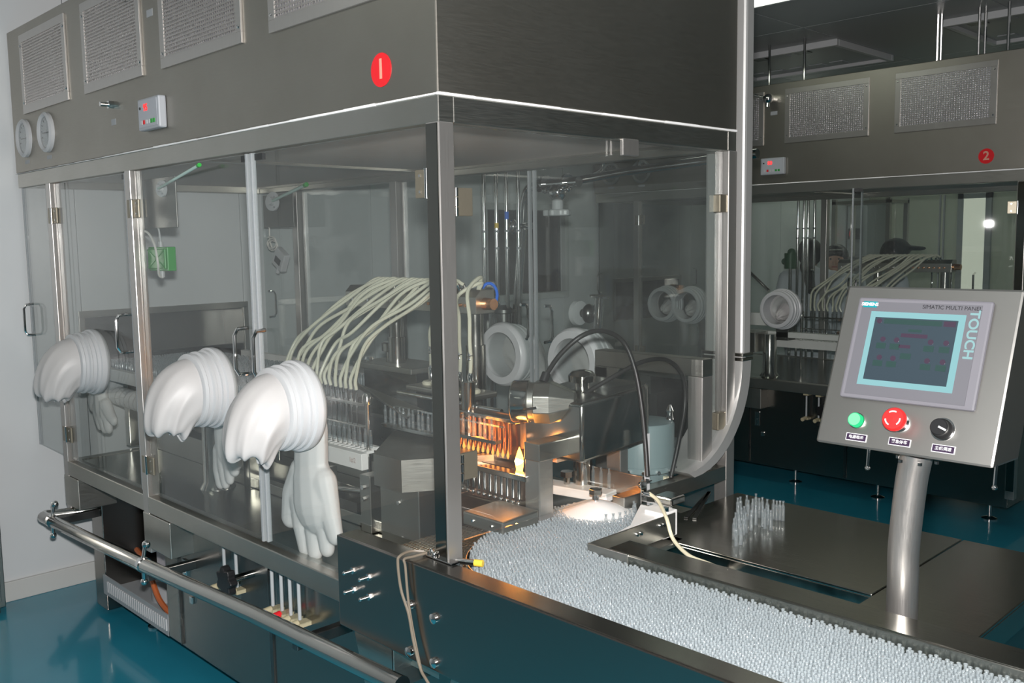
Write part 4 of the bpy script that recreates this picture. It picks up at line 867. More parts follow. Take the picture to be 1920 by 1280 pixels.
# pipes, gauge and valves behind the back doors
t = thing('pipe_drop', 'group of thin vertical steel supply pipes behind the near machine', 'pipe', (-1.3, 1.55, 1.2))
for u in (908, 931, 950, 972):
    p = at(u, 420, 'y', 1.55); m = MB(); m.cyl((p.x, 1.55, 1.15), (p.x, 1.55, 2.08), 0.009, seg=10)
    po = m.build('pipe', CHROME, t, smooth=True)
    for z in (1.70, 1.78): MB().cyl((p.x, 1.55, z), (p.x, 1.55, z+0.012), 0.0115, seg=10).build('collar', GREYP, po, smooth=True)
MB().cyl((at(931, 420, 'y', 1.55).x, 1.55, 1.80), (at(931, 420, 'y', 1.55).x, 1.55, 1.825), 0.0105).build('yellow_band', YEL, t)
MB().cyl((at(950, 400, 'y', 1.55).x, 1.55, 1.84), (at(950, 400, 'y', 1.55).x, 1.55, 1.875), 0.0105).build('blue_band', BLUE, t)
pp = [at(1012, 352, 'y', 1.6), at(994, 352, 'y', 1.6), at(984, 375, 'y', 1.6), at(980, 430, 'y', 1.6), at(968, 600, 'y', 1.6), at(960, 760, 'y', 1.6)]
t = thing('slanted_pipe', 'slanting polished pipe with bent top and wing clamp behind the near machine', 'pipe', tuple(pp[-1]))
MB().tube(spline(pp, 6), 0.021, 14).build('pipe', CHROME, t, smooth=True)
w0 = at(972, 424, 'y', 1.58); m = MB(); m.cyl(w0+V((-0.02, 0, 0)), w0+V((0.09, 0, 0)), 0.012); m.ball(w0+V((-0.035, 0, 0)), 0.02, sc=(1, 1, 1.8)); m.lathe([(0.027, 0), (0.027, 0.03)], w0+V((0.05, 0.02, -0.015)), (0, 0, 1), 16); m.build('wing_clamp', CHROME, t, smooth=True)
v0 = at(1045, 352, 'y', 1.62)
t = thing('ceiling_valve', 'chrome valve cluster with white handwheel hanging below the far pipe', 'valve', tuple(v0))
m = MB(); m.cyl(v0+V((-0.12, 0, 0.02)), v0+V((0.13, 0, 0.02)), 0.024); m.ball(v0+V((0, 0, -0.02)), 0.042); 
for dx in (-0.07, 0.06): m.lathe([(0.04, -0.006), (0.04, 0.006)], v0+V((dx, 0, 0.02)), (1, 0, 0), 16)
for dx in (-0.05, 0.05, 0.09): m.ball(v0+V((dx, -0.03, -0.01)), 0.014)
m.build('valve_body', CHROME, t, smooth=True)
poly = []
for k in range(40):
    a = 2*math.pi*k/40; rr = 0.058+0.009*math.cos(5*a); poly.append(v0+V((rr*math.cos(a), rr*math.sin(a), -0.125)))
m = MB(); m.prism(poly, (0, 0, 0.028)); m.cyl(v0+V((0, 0, -0.1)), v0+V((0, 0, -0.055)), 0.026); m.build('handwheel', WHITE, t, bevel=0.006)
t = thing('overhead_pipe', 'shiny horizontal steel pipe behind the top of the end door', 'pipe', (-0.8, 2.2, 1.9))
h0 = at(1012, 352, 'y', 2.0); h1 = at(1170, 322, 'y', 2.0); h2 = at(1330, 300, 'y', 2.0)
MB().tube([h0, h0.lerp(h1, 0.5), h1, h1.lerp(h2, 0.5), h2, h2+(h2-h1)*0.5], 0.02, 14).build('pipe', CHROME, t, smooth=True)
for u in (1128, 1195):
    b0 = at(u, 308, 'y', 2.0); MB().tube(spline([b0+V((-0.05, 0, -0.04)), b0+V((0, 0, -0.02)), b0+V((0.02, 0, 0.05)), b0+V((0.02, 0, 0.14))], 5), 0.009, 10).build('hanger', CHROME, t, smooth=True); MB().cyl(b0+V((0.02, 0, 0.13)), V((b0.x+0.02, b0.y, ZC)), 0.006, seg=8).build('hanger_rod', CHROME, t, smooth=True)
dv = at(1112, 588, 'y', 1.5)
t = thing('diaphragm_valve', 'diaphragm valve with clear and white handwheel behind the right back door', 'valve', tuple(dv+V((0, 0, -0.1))))
m = MB(); m.cyl(dv+V((0.02, 0, -0.12)), dv+V((0.035, 0, 0.07)), 0.02); m.lathe([(0.042, 0), (0.042, 0.008)], dv+V((0.036, 0, 0.07)), (0.08, 0, 1), 20); m.build('pipe', CHROME, t, smooth=True)
m = MB(); m.ball(dv+V((-0.02, 0, 0)), 0.038, sc=(0.8, 1, 1.1)); m.cyl(dv+V((-0.06, 0, 0)), dv+V((0.03, 0, 0)), 0.018); m.build('bonnet', DARKST, t, smooth=True)
m = MB(); m.lathe([(0.02, 0), (0.052, 0.006), (0.055, 0.025), (0.03, 0.035)], dv+V((-0.065, 0, 0)), (-1, 0, 0), 18); m.build('handwheel', WHITE, t, smooth=True)
pg = at(921, 537, 'y', 1.45)
t = thing('pressure_gauge', 'small round pressure gauge on a stem beside the blue hose', 'gauge', (pg.x, 1.45, 1.2))
nd = (CAM-pg).normalized()
m = MB(); m.lathe([(0.024, -0.012), (0.026, -0.01), (0.026, 0.004), (0.022, 0.006)], pg, nd, 24); g_ = m.build('case', CHROME, t, smooth=True)
MB().lathe([(0.021, 0.0062), (0.0, 0.0068)], pg, nd, 24).build('dial', GREYP, t)
MB().bar(pg+nd*0.008+V((-0.01, 0, -0.008)), pg+nd*0.008+V((0.006, 0, 0.006)), 0.002, 0.001).build('needle', BLACK, t)
m = MB(); m.cyl(pg+V((0, 0, -0.026)), pg+V((0, 0, -0.09)), 0.008); m.cyl(pg+V((0, 0, -0.09)), V((pg.x, pg.y, 0.0)), 0.014); m.ball(pg+V((0.04, 0, -0.08)), 0.014); m.build('stem', CHROME, t, smooth=True)
rc = at(917, 553, 'y', 0.95); pts = []
for k in range(15):
    a = math.radians(-70+k*20); pts.append(rc+CR*(0.031*math.cos(a))+CU*(0.045*math.sin(a)))
MB().tube(spline(pts, 3), 0.006, 8).build('hose', BLUE, label='blue air hose looping behind the right end of the manifold', cat='hose', smooth=True)
b0 = at(726, 538, 'y', 0.8); MB().tube(spline([b0+V((-0.0, 0, -0.06)), b0+V((-0.012, 0, 0.02)), b0+V((0.02, 0, 0.03)), b0+V((0.05, 0, -0.03)), b0+V((0.055, 0, -0.07))], 5), 0.008, 8).build('hose', BLUE, label='short blue hose loop above the left half of the manifold', cat='hose', smooth=True)
t = thing('filter_housing', 'dark cylindrical filter housing below the supply pipes behind the near machine', 'filter', (-1.25, 1.55, 1.0))
for u in (915, 945): 
    p = at(u, 600, 'y', 1.55); m = MB(); m.lathe([(0.03, 0), (0.036, 0.02), (0.036, 0.28), (0.045, 0.285), (0.045, 0.3), (0.02, 0.32)], (p.x, 1.55, 1.12), (0, 0, 1), 20); m.build('canister', DARKST, t, smooth=True)

# sensors on the inner left wall
def sensor(yp, tl, br, fl_, tip_, gl, lab):
    a = at(*tl, 'y', yp); c = at(*br, 'y', yp); f = at(*fl_, 'y', yp-0.004); tp_ = at(*tip_, 'y', yp-0.10)
    t = thing('airflow_sensor', lab, 'sensor', ((a.x+c.x)/2, yp, c.z))
    B(a.x, c.x, yp-0.003, yp+0.003, c.z, min(a.z, 2.03)).build('plate', mat('sensor_plate', (0.22, 0.22, 0.21), 0.5, 1.0, noise=(0.27, 0.27, 0.255)), t, bevel=0.002)
    k = 0.6 if yp < 0.5 else 1.0; n_ = V((0.3, -1, 0.1))
    m = MB(); m.lathe([(0.052*k, 0), (0.052*k, 0.014*k), (0.024*k, 0.018*k), (0.02*k, 0.04*k)], f, n_, 24); m.build('flange', WHITE, t, smooth=True)
    for j in range(4):
        g = 0.7+j*math.pi/2; q = f+V((0.04*k*math.cos(g), -0.014*k, 0.04*k*math.sin(g))); MB().cyl(q, q+V((0, -0.006, 0)), 0.005*k, seg=8).build('screw', GREYP, t)
    s_ = f+V((0, -0.02, 0)); MB().cyl(s_, tp_, 0.0085*k).build('rod', mat('mint_rod', (0.50, 0.66, 0.60), 0.4), t, smooth=True)
    d = (tp_-s_).normalized(); MB().cyl(tp_-d*0.005, tp_+d*0.02*k, 0.0115*k).build('tip', GREEN, t, smooth=True)
sensor(0.075, (265, 338), (334, 426), (306, 354), (372, 310), None, 'white flanged rod sensor with green tip on a plate beside the second post')
sensor(1.2, (493, 367), (552, 425), (514, 378), (572, 347), None, 'dim flanged rod sensor with green tip near the back of the near machine')
ja = at(282, 463, 'y', 0.075); jb = at(320, 508, 'y', 0.075); jc = (ja+jb)/2
t = thing('junction_box', 'green junction box hanging by its cable below the sensor plate', 'junction box', (jc.x, 0.075, jb.z))
m = MB(); m.box(ja.x, jb.x, 0.065, 0.10, jb.z, ja.z); m.box(ja.x+0.008, jb.x-0.008, 0.058, 0.065, jb.z+0.008, ja.z-0.008); m.build('box', GREEN, t, bevel=0.004)
for s0_, s1_ in ((-1, 1), (1, -1)): MB().bar((ja.x+0.012, 0.057, jc.z+s0_*0.035), (jb.x-0.012, 0.057, jc.z+s1_*0.035), 0.006, 0.003, (0, 1, 0)).build('rib', GREEN, t)
MB().cyl((jc.x, 0.08, ja.z), (jc.x, 0.08, ja.z+0.02), 0.009).build('gland', WHITE, t, smooth=True); MB().cyl((jc.x, 0.08, jb.z), (jc.x, 0.08, jb.z-0.026), 0.01).build('gland', WHITE, t, smooth=True)
MB().tube(spline([(jc.x, 0.08, ja.z+0.02), (jc.x-0.004, 0.078, ja.z+0.06), (jc.x-0.006, 0.075, at(299, 426, 'y', 0.075).z)], 4), 0.0035).build('cable', WHITE, t, smooth=True)
MB().tube(spline([at(262, 430, 'y', 0.05), at(278, 437, 'y', 0.05), at(290, 460, 'y', 0.045), at(296, 492, 'y', 0.045), at(298, 515, 'y', 0.06), V((jc.x, 0.08, jb.z-0.026))], 6), 0.0045).build('loop_cable', OFFW, t, smooth=True)
c = at(527, 486, 'y', 1.2)
t = thing('transmitter', 'tilted white transmitter box with dark screen and coiled cable', 'transmitter', (c.x, 1.2, c.z-0.07))
aU = V((0.5, 0, 0.87)); aR = V((0.87, 0, -0.5)); nY = V((0, -1, 0))
MB().obox(c, (aR, aU, nY), (0.052, 0.052, 0.02)).build('box', WHITE, t, bevel=0.006)
MB().obox(c+nY*0.021-aU*0.008, (aR, aU, nY), (0.028, 0.017, 0.002)).build('screen', BLACK, t)
MB().cyl(c-aU*0.052, c-aU*0.085, 0.011).build('gland', WHITE, t, smooth=True)
pts = []
for k in range(28): a_ = k*0.55; pts.append(c+V((-0.06+0.05*math.cos(a_)+0.001*k, -0.01-0.001*k, 0.07+0.03*math.sin(a_)+0.001*k)))
MB().tube(pts, 0.004).build('coiled_cable', OFFW, t, smooth=True)
MB().tube(spline([at(505, 425, 'y', 1.2), at(506, 450, 'y', 1.2), at(511, 468, 'y', 1.2)], 4), 0.004).build('hanging_cable', OFFW, t, smooth=True)

# ------------------------------------------------------------------ feed trough, belt and ampoules
ZB = 0.85; ZTW = 0.93; XE = 2.3
t = thing('feed_trough', 'long steel ampoule trough running from the near machine toward the viewer', 'trough', (1.0, 0.15, 0.66))
m = MB(); m.box(-0.403, XE, -0.068, -0.062, 0.668, ZTW); m.box(-0.403, XE, -0.062, 0.004, ZTW-0.006, ZTW); m.box(-0.1, XE, -0.002, 0.004, ZB-0.02, ZTW-0.006); m.box(-0.403, -0.397, -0.062, 0.0, 0.668, ZTW-0.006); m.box(-0.403, XE, -0.062, 0.0, 0.668, 0.674)
m.build('near_wall', BASE, t, bevel=0.003)
m = MB(); m.box(0.225, XE, 0.352, 0.358, ZB-0.02, ZTW); m.box(0.225, XE, 0.358, 0.452, ZTW-0.006, ZTW); m.box(0.225, XE, 0.446, 0.452, 0.75, ZTW-0.006); m.build('far_wall', TABLE, t, bevel=0.003)
B(-0.1, XE, 0.0, 0.36, ZB-0.025, ZB-0.003).build('bed', PTFE, t)
for x, z in ((-0.325, 0.845), (-0.252, 0.845), (-0.325, 0.79), (-0.252, 0.79)):
    m = MB(); m.cyl((x, -0.068, z), (x, -0.074, z), 0.010, seg=6); m.cyl((x, -0.074, z), (x, -0.098, z), 0.0055, seg=12); m.ball((x, -0.098, z), 0.006, 8, 6); m.build('bolt', CHROME, t, smooth=True)
for x, z in ((0.024, 0.809), (0.02, 0.692), (-0.075, 0.815), (-0.08, 0.69), (1.0, 0.80)):
    m = MB(); m.lathe([(0.014, 0), (0.013, 0.008), (0.006, 0.011), (0.0, 0.012)], (x, -0.068, z), (0, -1, 0), 14); m.build('bolt', CHROME, t, smooth=True)
br = MB(); br.prism([(-0.345, -0.06, 0.668), (-0.165, -0.06, 0.668), (-0.165, -0.06, 0.58), (-0.2, -0.06, 0.52), (-0.3, -0.06, 0.52)], (0, 0.008, 0)); br.box(-0.172, -0.164, -0.06, 0.12, 0.55, 0.668); br.build('bracket', STEEL, t, bevel=0.002)
B(-0.3, 0.3, 0.0, 0.09, 0.60, 0.665).build('bracket_arm', STEEL, t, bevel=0.003)
B(0.9, 1.5, -0.02, 0.42, 0.0, 0.66).build('leg_cabinet', BASE, t, bevel=0.003)
# mesh belt
t = thing('mesh_belt', 'woven steel mesh belt beside the rounded end of the ampoule bed', 'belt', (-0.1, 0.35, ZB-0.01))
B(-0.40, 0.165, 0.004, 0.62, ZB-0.015, ZB-0.006).build('belt', mat('mesh_dark', (0.30, 0.285, 0.25), 0.5, 1.0), t)
m = MB()
for k in range(46):
    x = -0.398+k*0.0122; pts = [(x+0.0022*((i % 2)*2-1), 0.006+i*0.0102, ZB-0.004) for i in range(60)]
    for i in range(59): m.bar(pts[i], pts[i+1], 0.003, 0.003)
m.build('weave', mat('mesh_wire', (0.5, 0.48, 0.42), 0.3, 1.0), t, kind='stuff', fix=False)
# outline of the ampoule bed (plan)
g0 = at(905, 1062, 'z', ZTW); g1_ = at(889, 1006, 'z', ZTW); g2_ = at(930, 972, 'z', ZTW); g3 = at(1000, 944, 'z', ZTW); g4 = at(1065, 936, 'z', ZTW); g5 = at(1175, 940, 'z', ZTW); g6 = at(1192, 962, 'z', ZTW); g7 = at(1182, 985, 'z', ZTW); g8 = at(1112, 1018, 'z', ZTW)
OUT = [(2.25, 0.009), (0.16, 0.009), (g0.x+0.02, g0.y-0.01), (g0.x, g0.y), ((g0.x+g1_.x)/2-0.02, (g0.y+g1_.y)/2-0.015), (g1_.x, g1_.y), (g2_.x, g2_.y), (g3.x, g3.y), (g4.x, g4.y), (g5.x, g5.y), (g6.x, g6.y), (g7.x, g7.y), (g8.x, g8.y), (0.22, 0.344), (2.25, 0.344)]
def inpoly(x, y):
    c = False; n = len(OUT); j = n-1
    for i in range(n):
        xi, yi = OUT[i]; xj, yj = OUT[j]
        if (yi > y) != (yj > y) and x < (xj-xi)*(y-yi)/(yj-yi)+xi: c = not c
        j = i
    return c
ALL = hexpts(-0.4, 2.2, 0.008, 0.9, ZB-0.002, inpoly)
def pix(p):
    d = V(p)-CAM; z = d.dot(CF); return 960+FPX*d.dot(CR)/z, 640-FPX*d.dot(CU)/z, z
vis = sorted([(pix((x, y, z+0.06))[2], i) for i, (x, y, z) in enumerate(ALL) if 0 < pix((x, y, z+0.06))[0] < 1915 and 0 < pix((x, y, z+0.06))[1] < 1270])
sel = set(i for _, i in vis[:300])
for i in sel: ampoule(ALL[i], 'clear glass ampoule in the packed bed, nearest part of the trough', 'nearest ampoules in the trough', (random.gauss(0, 0.012), random.gauss(0, 0.012), 0), me=AME)
stuff_ampoules([p for i, p in enumerate(ALL) if i not in sel], 'ampoules', 'thousands of clear ampoules packed upright in the steel trough', seg=7)
# guide band round the end
band = [V((x, y, 0)) for x, y in OUT[1:9]]; bp = spline(band, 6); m = MB(); vs = []; cx = sum((p.x for p in bp))/len(bp)+0.12; cy = sum((p.y for p in bp))/len(bp)
pin, pou = [], []
for i, p in enumerate(bp):
    tg = (bp[min(i+1, len(bp)-1)]-bp[max(i-1, 0)]).normalized(); nn = V((tg.y, -tg.x, 0))
    if nn.dot(V((p.x-cx, p.y-cy, 0))) < 0: nn = -nn
    pin.append(p+nn*0.006); pou.append(p+nn*0.008)
n = len(bp)
vs = [(p.x, p.y, z) for z in (ZB-0.002, ZB+0.05) for p in pin] + [(p.x, p.y, z) for z in (ZB-0.002, ZB+0.05) for p in pou]
fs = []
for i in range(n-1): fs += [(i, i+1, n+i+1, n+i), (2*n+i, 3*n+i, 3*n+i+1, 2*n+i+1), (n+i, n+i+1, 3*n+i+1, 3*n+i), (i, 2*n+i, 2*n+i+1, i+1)]
fs += [(0, n, 3*n, 2*n), (n-1, 3*n-1, 4*n-1, 2*n-1)]
MB().add(vs, fs).build('guide_band', POL, label='thin curved steel guide band around the end of the ampoule bed', cat='guide', smooth=True)
# fence with bolts, white plate
f0 = at(1112, 1020, 'z', ZTW); f1 = at(1252, 958, 'z', ZTW)
t = thing('side_fence', 'steel fence plate with two pairs of bolts at the inner corner of the trough', 'fence', (f0.x, (f0.y+f1.y)/2, 0.85))
xf = (f0.x+f1.x)/2+0.005
m = MB(); m.box(xf, xf+0.005, f0.y, f1.y, 0.865, ZTW+0.002); m.box(xf, 0.30, f0.y-0.008, f0.y, 0.865, ZTW+0.002); m.build('plate', STEEL, t, bevel=0.0015)
B(xf-0.06, xf+0.02, 0.45, f1.y+0.02, 0.835, 0.85).build('lower_flange', STEEL, t, bevel=0.002)
for u, v in ((1197, 1000), (1240, 984)):
    p = at(u, v, 'x', xf+0.005)
    for k in (-0.007, 0.009): MB().lathe([(0.0068, 0), (0.0065, 0.006), (0.0, 0.008)], (xf+0.005, p.y+k, p.z), (1, 0, 0), 12).build('bolt', CHROME, t, smooth=True)
w0 = [at(1182, 985, 'z', 0.925), at(1195, 958, 'z', 0.925), at(1205, 940, 'z', 0.925), at(1262, 945, 'z', 0.925), at(1250, 960, 'z', 0.925), at(1140, 1008, 'z', 0.925)]
MB().prism([(p.x, p.y, 0.918) for p in w0], (0, 0, 0.008)).build('slide_plate', PTFE, label='white plastic slide plate between ampoules and fence', cat='plate')
bb = at(1236, 962, 'z', 0.93); 
t = thing('white_block', 'white plastic block with hex bolts at the corner of the slide plate', 'block', (bb.x, bb.y, 0.86))
B(bb.x-0.04, bb.x+0.03, bb.y-0.02, bb.y+0.05, 0.86, 0.938).build('block', PTFE, t, bevel=0.003)
MB().cyl((bb.x+0.015, bb.y+0.01, 0.938), (bb.x+0.015, bb.y+0.01, 0.949), 0.012, seg=6).build('bolt', CHROME, t)
m = MB(); m.box(bb.x-0.06, bb.x+0.01, bb.y+0.05, bb.y+0.12, 0.94, 0.965); m.build('steel_clamp', POL, t, bevel=0.006)
sb = at(1208, 940, 'z', 0.935)
t = thing('sensor_bracket', 'upright chrome Z-shaped sensor bracket beside the star wheel', 'bracket', (sb.x, sb.y, 0.93))
m = MB(); m.box(sb.x-0.004, sb.x+0.0, sb.y-0.014, sb.y+0.014, 0.93, 1.0); m.box(sb.x-0.004, sb.x+0.025, sb.y-0.014, sb.y+0.014, 0.926, 0.93); m.box(sb.x-0.004, sb.x+0.02, sb.y-0.014, sb.y+0.014, 1.0, 1.004); m.build('bracket', CHROME, t, bevel=0.001)
MB().cyl((sb.x-0.002, sb.y, 0.96), (sb.x+0.03, sb.y+0.012, 0.955), 0.007).build('probe', CHROME, t, smooth=True)
cc = [at(1218, 925, 'z', 0.96), at(1235, 940, 'z', 0.955), at(1250, 972, 'z', 0.94), at(1262, 1010, 'z', 0.90), at(1290, 1040, 'z', 0.89), at(1325, 1055, 'z', 0.90), at(1352, 1066, 'z', 0.92), at(1365, 1072, 'z', 0.925)]
MB().tube(spline(cc, 8), 0.0055, 8).build('cable', CREAM, label='cream cable running from the chrome bracket over the gap to the trough', cat='cable', smooth=True)
# star wheel
sw = at(1117, 938, 'z', 0.945)
t = thing('ampoule_feeder', 'white plastic toothed star wheel with hex bolt feeding the ampoules', 'star wheel', (sw.x, sw.y, 0.86))
poly = []; NT = 30
for k in range(NT*6):
    a = 2*math.pi*k/(NT*6); u = (k % 6)/6.0; rr = 0.118 - 0.008*max(0.0, math.sin(math.pi*u*1.2))
    poly.append((sw.x+rr*math.cos(a), sw.y+rr*math.sin(a), 0.895))
MB().prism(poly, (0, 0, 0.016)).build('toothed_disc', PTFE, t)
MB().lathe([(0.106, 0.911), (0.06, 0.932), (0.03, 0.942), (0.02, 0.944)], (sw.x, sw.y, 0), (0, 0, 1), 48).build('dome', PTFE, t, smooth=True)
m = MB(); m.cyl((sw.x, sw.y, 0.94), (sw.x, sw.y, 0.965), 0.010); m.build('stem', CHROME, t, smooth=True)
MB().cyl((sw.x, sw.y, 0.965), (sw.x, sw.y, 0.982), 0.021, seg=6).build('hex_head', POL, t, bevel=0.001)
for k in range(13):
    a = math.radians(-35+k*11); ampoule((sw.x+0.120*math.cos(a), sw.y+0.120*math.sin(a), 0.872), 'clear ampoule carried in a pocket of the white star wheel', 'ampoules in the star wheel')
wr = [at(1030, 925, 'z', 0.93), at(1110, 935, 'z', 0.93)]
t = thing('transfer_rail', 'white transfer rail with steel hex bolt left of the star wheel', 'rail', (-0.2, 0.7, 0.88))
MB().bar((-0.46, sw.y+0.06, 0.925), (-0.10, sw.y+0.125, 0.925), 0.07, 0.03).build('rail', PTFE, t, bevel=0.003)
hb = at(1063, 893, 'y', sw.y+0.1); m = MB(); m.cyl((hb.x, sw.y+0.1, 0.94), (hb.x, sw.y+0.1, 0.965), 0.011); m.cyl((hb.x, sw.y+0.1, 0.965), (hb.x, sw.y+0.1, 0.983), 0.022, seg=6); m.build('hex_bolt', POL, t)
B(-0.20, 0.0, sw.y+0.155, sw.y+0.165, 0.93, 1.0).build('guard_plate', mat('warm_steel', (0.5, 0.42, 0.36), 0.3, 1.0), t, bevel=0.002)
MB().ball((0.0, sw.y+0.15, 0.975), 0.012).build('knob', CHROME, t, smooth=True)
B(-0.012, -0.006, sw.y+0.18, sw.y+0.2, 0.95, 1.13).build('upright_strip', WHITE, t)
for k in range(5): ampoule((-0.24+k*0.03, sw.y+0.12+0.004*k, 0.945), 'clear ampoule standing on the white transfer rail', 'ampoules on the transfer rail')
# proximity sensor and twisted wires at the near wall
s0 = at(866, 1052, 'z', 0.925)
t = thing('proximity_sensor', 'steel proximity sensor with yellow tip on a slotted bracket by the near wall', 'sensor', (s0.x-0.05, s0.y, 0.9))
d = V((0.9, 0.45, 0)).normalized()
MB().cyl(s0-d*0.03, s0+d*0.035, 0.008).build('barrel', CHROME, t, smooth=True); MB().cyl(s0+d*0.035, s0+d*0.058, 0.0088).build('tip', YEL, t, smooth=True)
k0 = at(812, 1040, 'z', 0.935); m = MB(); m.box(k0.x-0.03, k0.x+0.09, k0.y-0.012, k0.y+0.014, 0.931, 0.935); m.box(k0.x+0.086, k0.x+0.09, k0.y-0.012, k0.y+0.014, 0.90, 0.935); m.build('bracket', CHROME, t, bevel=0.001)
for dx in (-0.012, 0.012): MB().lathe([(0.008, 0), (0.008, 0.006), (0.005, 0.012), (0.0, 0.013)], (k0.x+dx, k0.y-0.005*dx*100, 0.935), (0, 0, 1), 10).build('screw', CHROME, t, smooth=True)
c1 = [at(795, 1033, 'z', 0.94), at(770, 1033, 'z', 0.943), at(750, 1042, 'z', 0.942), at(746, 1056, 'y', -0.085), at(752, 1105, 'y', -0.085), at(766, 1150, 'y', -0.085), at(775, 1200, 'y', -0.085), at(788, 1252, 'y', -0.085), at(800, 1275, 'y', -0.09), at(815, 1300, 'y', -0.09)]
MB().tube(spline(c1, 7), 0.0038, 8).build('wire', GREYC, label='outer brown sensor wire hanging over the near trough wall', cat='wire', group='sensor wires', smooth=True)
c2 = [at(800, 1036, 'z', 0.938), at(775, 1043, 'z', 0.938), at(758, 1048, 'z', 0.939), at(760, 1062, 'y', -0.08), at(764, 1110, 'y', -0.08), at(769, 1150, 'y', -0.08), at(778, 1200, 'y', -0.08), at(790, 1255, 'y', -0.083), at(802, 1278, 'y', -0.085), at(817, 1303, 'y', -0.085)]
MB().tube(spline(c2, 7), 0.0034, 8).build('wire', GREYC, label='inner brown sensor wire lying close to the near trough wall', cat='wire', group='sensor wires', smooth=True)

# ------------------------------------------------------------------ steel table with loose ampoules, tweezers
t = thing('steel_table', 'low polished steel work table between the trough and the far machine', 'table', (0.6, 0.95, 0))
m = MB(); m.box(0.02, 0.778, 0.72, 1.31, 0.842, 0.85); m.box(0.02, 0.778, 0.72, 0.726, 0.79, 0.842); m.box(0.02, 0.778, 1.304, 1.31, 0.79, 0.842); m.build('main_plate', TABLE, t, bevel=0.002)
m = MB(); m.box(0.782, 1.06, 0.462, 1.31, 0.842, 0.85); m.box(1.054, 1.06, 0.462, 1.31, 0.78, 0.842); m.box(0.782, 0.788, 0.462, 0.72, 0.78, 0.842); m.build('side_plate', TABLE, t, bevel=0.002)
B(0.06, 1.0, 0.80, 1.25, 0.12, 0.79).build('cabinet', BASE, t, bevel=0.003)
for x in (0.1, 0.95):
    for y in (0.85, 1.2): MB().cyl((x, y, 0), (x, y, 0.12), 0.02).build('foot', CHROME, t, smooth=True)
B(0.02, 0.80, 0.455, 0.462, 0.70, 0.80).build('apron', DARKST, t); B(0.32, 0.345, 0.462, 0.72, 0.77, 0.79).build('cross_bar', STEEL, t, bevel=0.002)
for u, v in ((1395, 987), (1400, 965), (1403, 975), (1408, 995), (1411, 972), (1417, 962), (1417, 985), (1423, 971), (1429, 969), (1430, 988), (1434, 992), (1438, 973), (1445, 995), (1450, 974), (1456, 976), (1462, 976), (1468, 977), (1380, 1025), (1384, 986), (1389, 1022), (1390, 990), (1386, 1004), (1394, 1004), (1398, 1000), (1379, 1000), (1376, 1012), (1440, 985), (1383, 970), (1388, 968)):
    p = at(u, v, 'z', 0.85); ampoule((p.x, p.y, 0.85), 'loose clear ampoule standing in the cluster on the steel table', 'ampoules on the steel table')
t = thing('tweezers', 'dark steel tweezers lying on the steel table near the end beam', 'tweezers', tuple(at(1310, 955, 'z', 0.85)))
e0 = at(1330, 922, 'z', 0.853); 
for u, v in ((1286, 970), (1302, 972)): MB().bar(e0, at(u, v, 'z', 0.853), 0.012, 0.004).build('arm', DARKST, t)

# ------------------------------------------------------------------ control panel
UPV = V((0, 0.382, 0.924)); NV = V((0, -0.924, 0.382)); RX = V((1, 0, 0))
P0 = at(1528, 828, 'y', 0.46)
def onp(u, v, off=0.0):
    d = CR*((u-960)/FPX) - CU*((v-640)/FPX) + CF; o = P0 + NV*off
    return CAM + d*((o-CAM).dot(NV)/d.dot(NV))
def loc(u, v): q = onp(u, v)-P0; return q.dot(RX), q.dot(UPV)
PWd = (loc(1864, 872)[0]+loc(1915, 534)[0]-loc(1583, 535)[0])/2; PHt = (loc(1583, 535)[1]+loc(1915, 534)[1]-loc(1864, 872)[1])/2
def pp_(a, b, w_=0.0): return P0 + RX*a + UPV*b + NV*w_
pb_ = at(1690, 1182, 'z', 0.85)
t = thing('control_panel', 'tilted steel operator panel with touch screen and buttons on a pole', 'control panel', (pb_.x, pb_.y, 0.85))
TH = 0.14
m = MB(); vs = [pp_(0, 0), pp_(PWd, 0), pp_(PWd, PHt), pp_(0, PHt)]
bk = [pp_(0.05, 0.05, -TH), pp_(PWd-0.0, 0.05, -TH), pp_(PWd-0.0, PHt, -TH), pp_(0.05, PHt, -TH)]
m.add(vs+bk, [(0, 1, 2, 3), (7, 6, 5, 4), (0, 4, 5, 1), (1, 5, 6, 2), (2, 6, 7, 3), (3, 7, 4, 0)]); hs = m.build('housing', mat('panel_steel', (0.30, 0.295, 0.28), 0.4, 1.0, noise=(0.35, 0.345, 0.33), bump=0.01, scale=(2, 2, 50), nscale=8), t, bevel=0.006)
def quad_prism(px, thick, mt, name, par, off=0.0, bevel=0.0):
    L = [loc(*q) for q in px]; x0 = (L[0][0]+L[3][0])/2; x1 = (L[1][0]+L[2][0])/2; y1 = (L[0][1]+L[1][1])/2; y0 = (L[2][1]+L[3][1])/2
    m = MB().obox(pp_((x0+x1)/2, (y0+y1)/2, off+thick/2), (RX, UPV, NV), ((x1-x0)/2, (y1-y0)/2, thick/2)); return m.build(name, mt, par, bevel=bevel), (x0, x1, y0, y1)
bz, (bx0, bx1, by0, by1) = quad_prism([(1612, 562), (1867, 565), (1832, 770), (1579, 748)], 0.012, mat('bezel_grey', (0.135, 0.133, 0.15), 0.5, spec=0.3), 'bezel', t, 0, 0.005)
bw, bh = bx1-bx0, by1-by0
def bq(u, v): return bx0+bw*u, by0+bh*v
def brect(u0, u1, v0, v1, off, th, mt, name, par):
    (a, b), (c, d) = bq(u0, v0), bq(u1, v1)
    return MB().obox(pp_((a+c)/2, (b+d)/2, off+th/2), (RX, UPV, NV), ((c-a)/2, (d-b)/2, th/2)).build(name, mt, par)
brect(0.04, 0.93, 0.035, 0.955, 0.012, 0.001, mat('bezel_face', (0.10, 0.10, 0.113), 0.5, spec=0.3), 'face_film', bz)
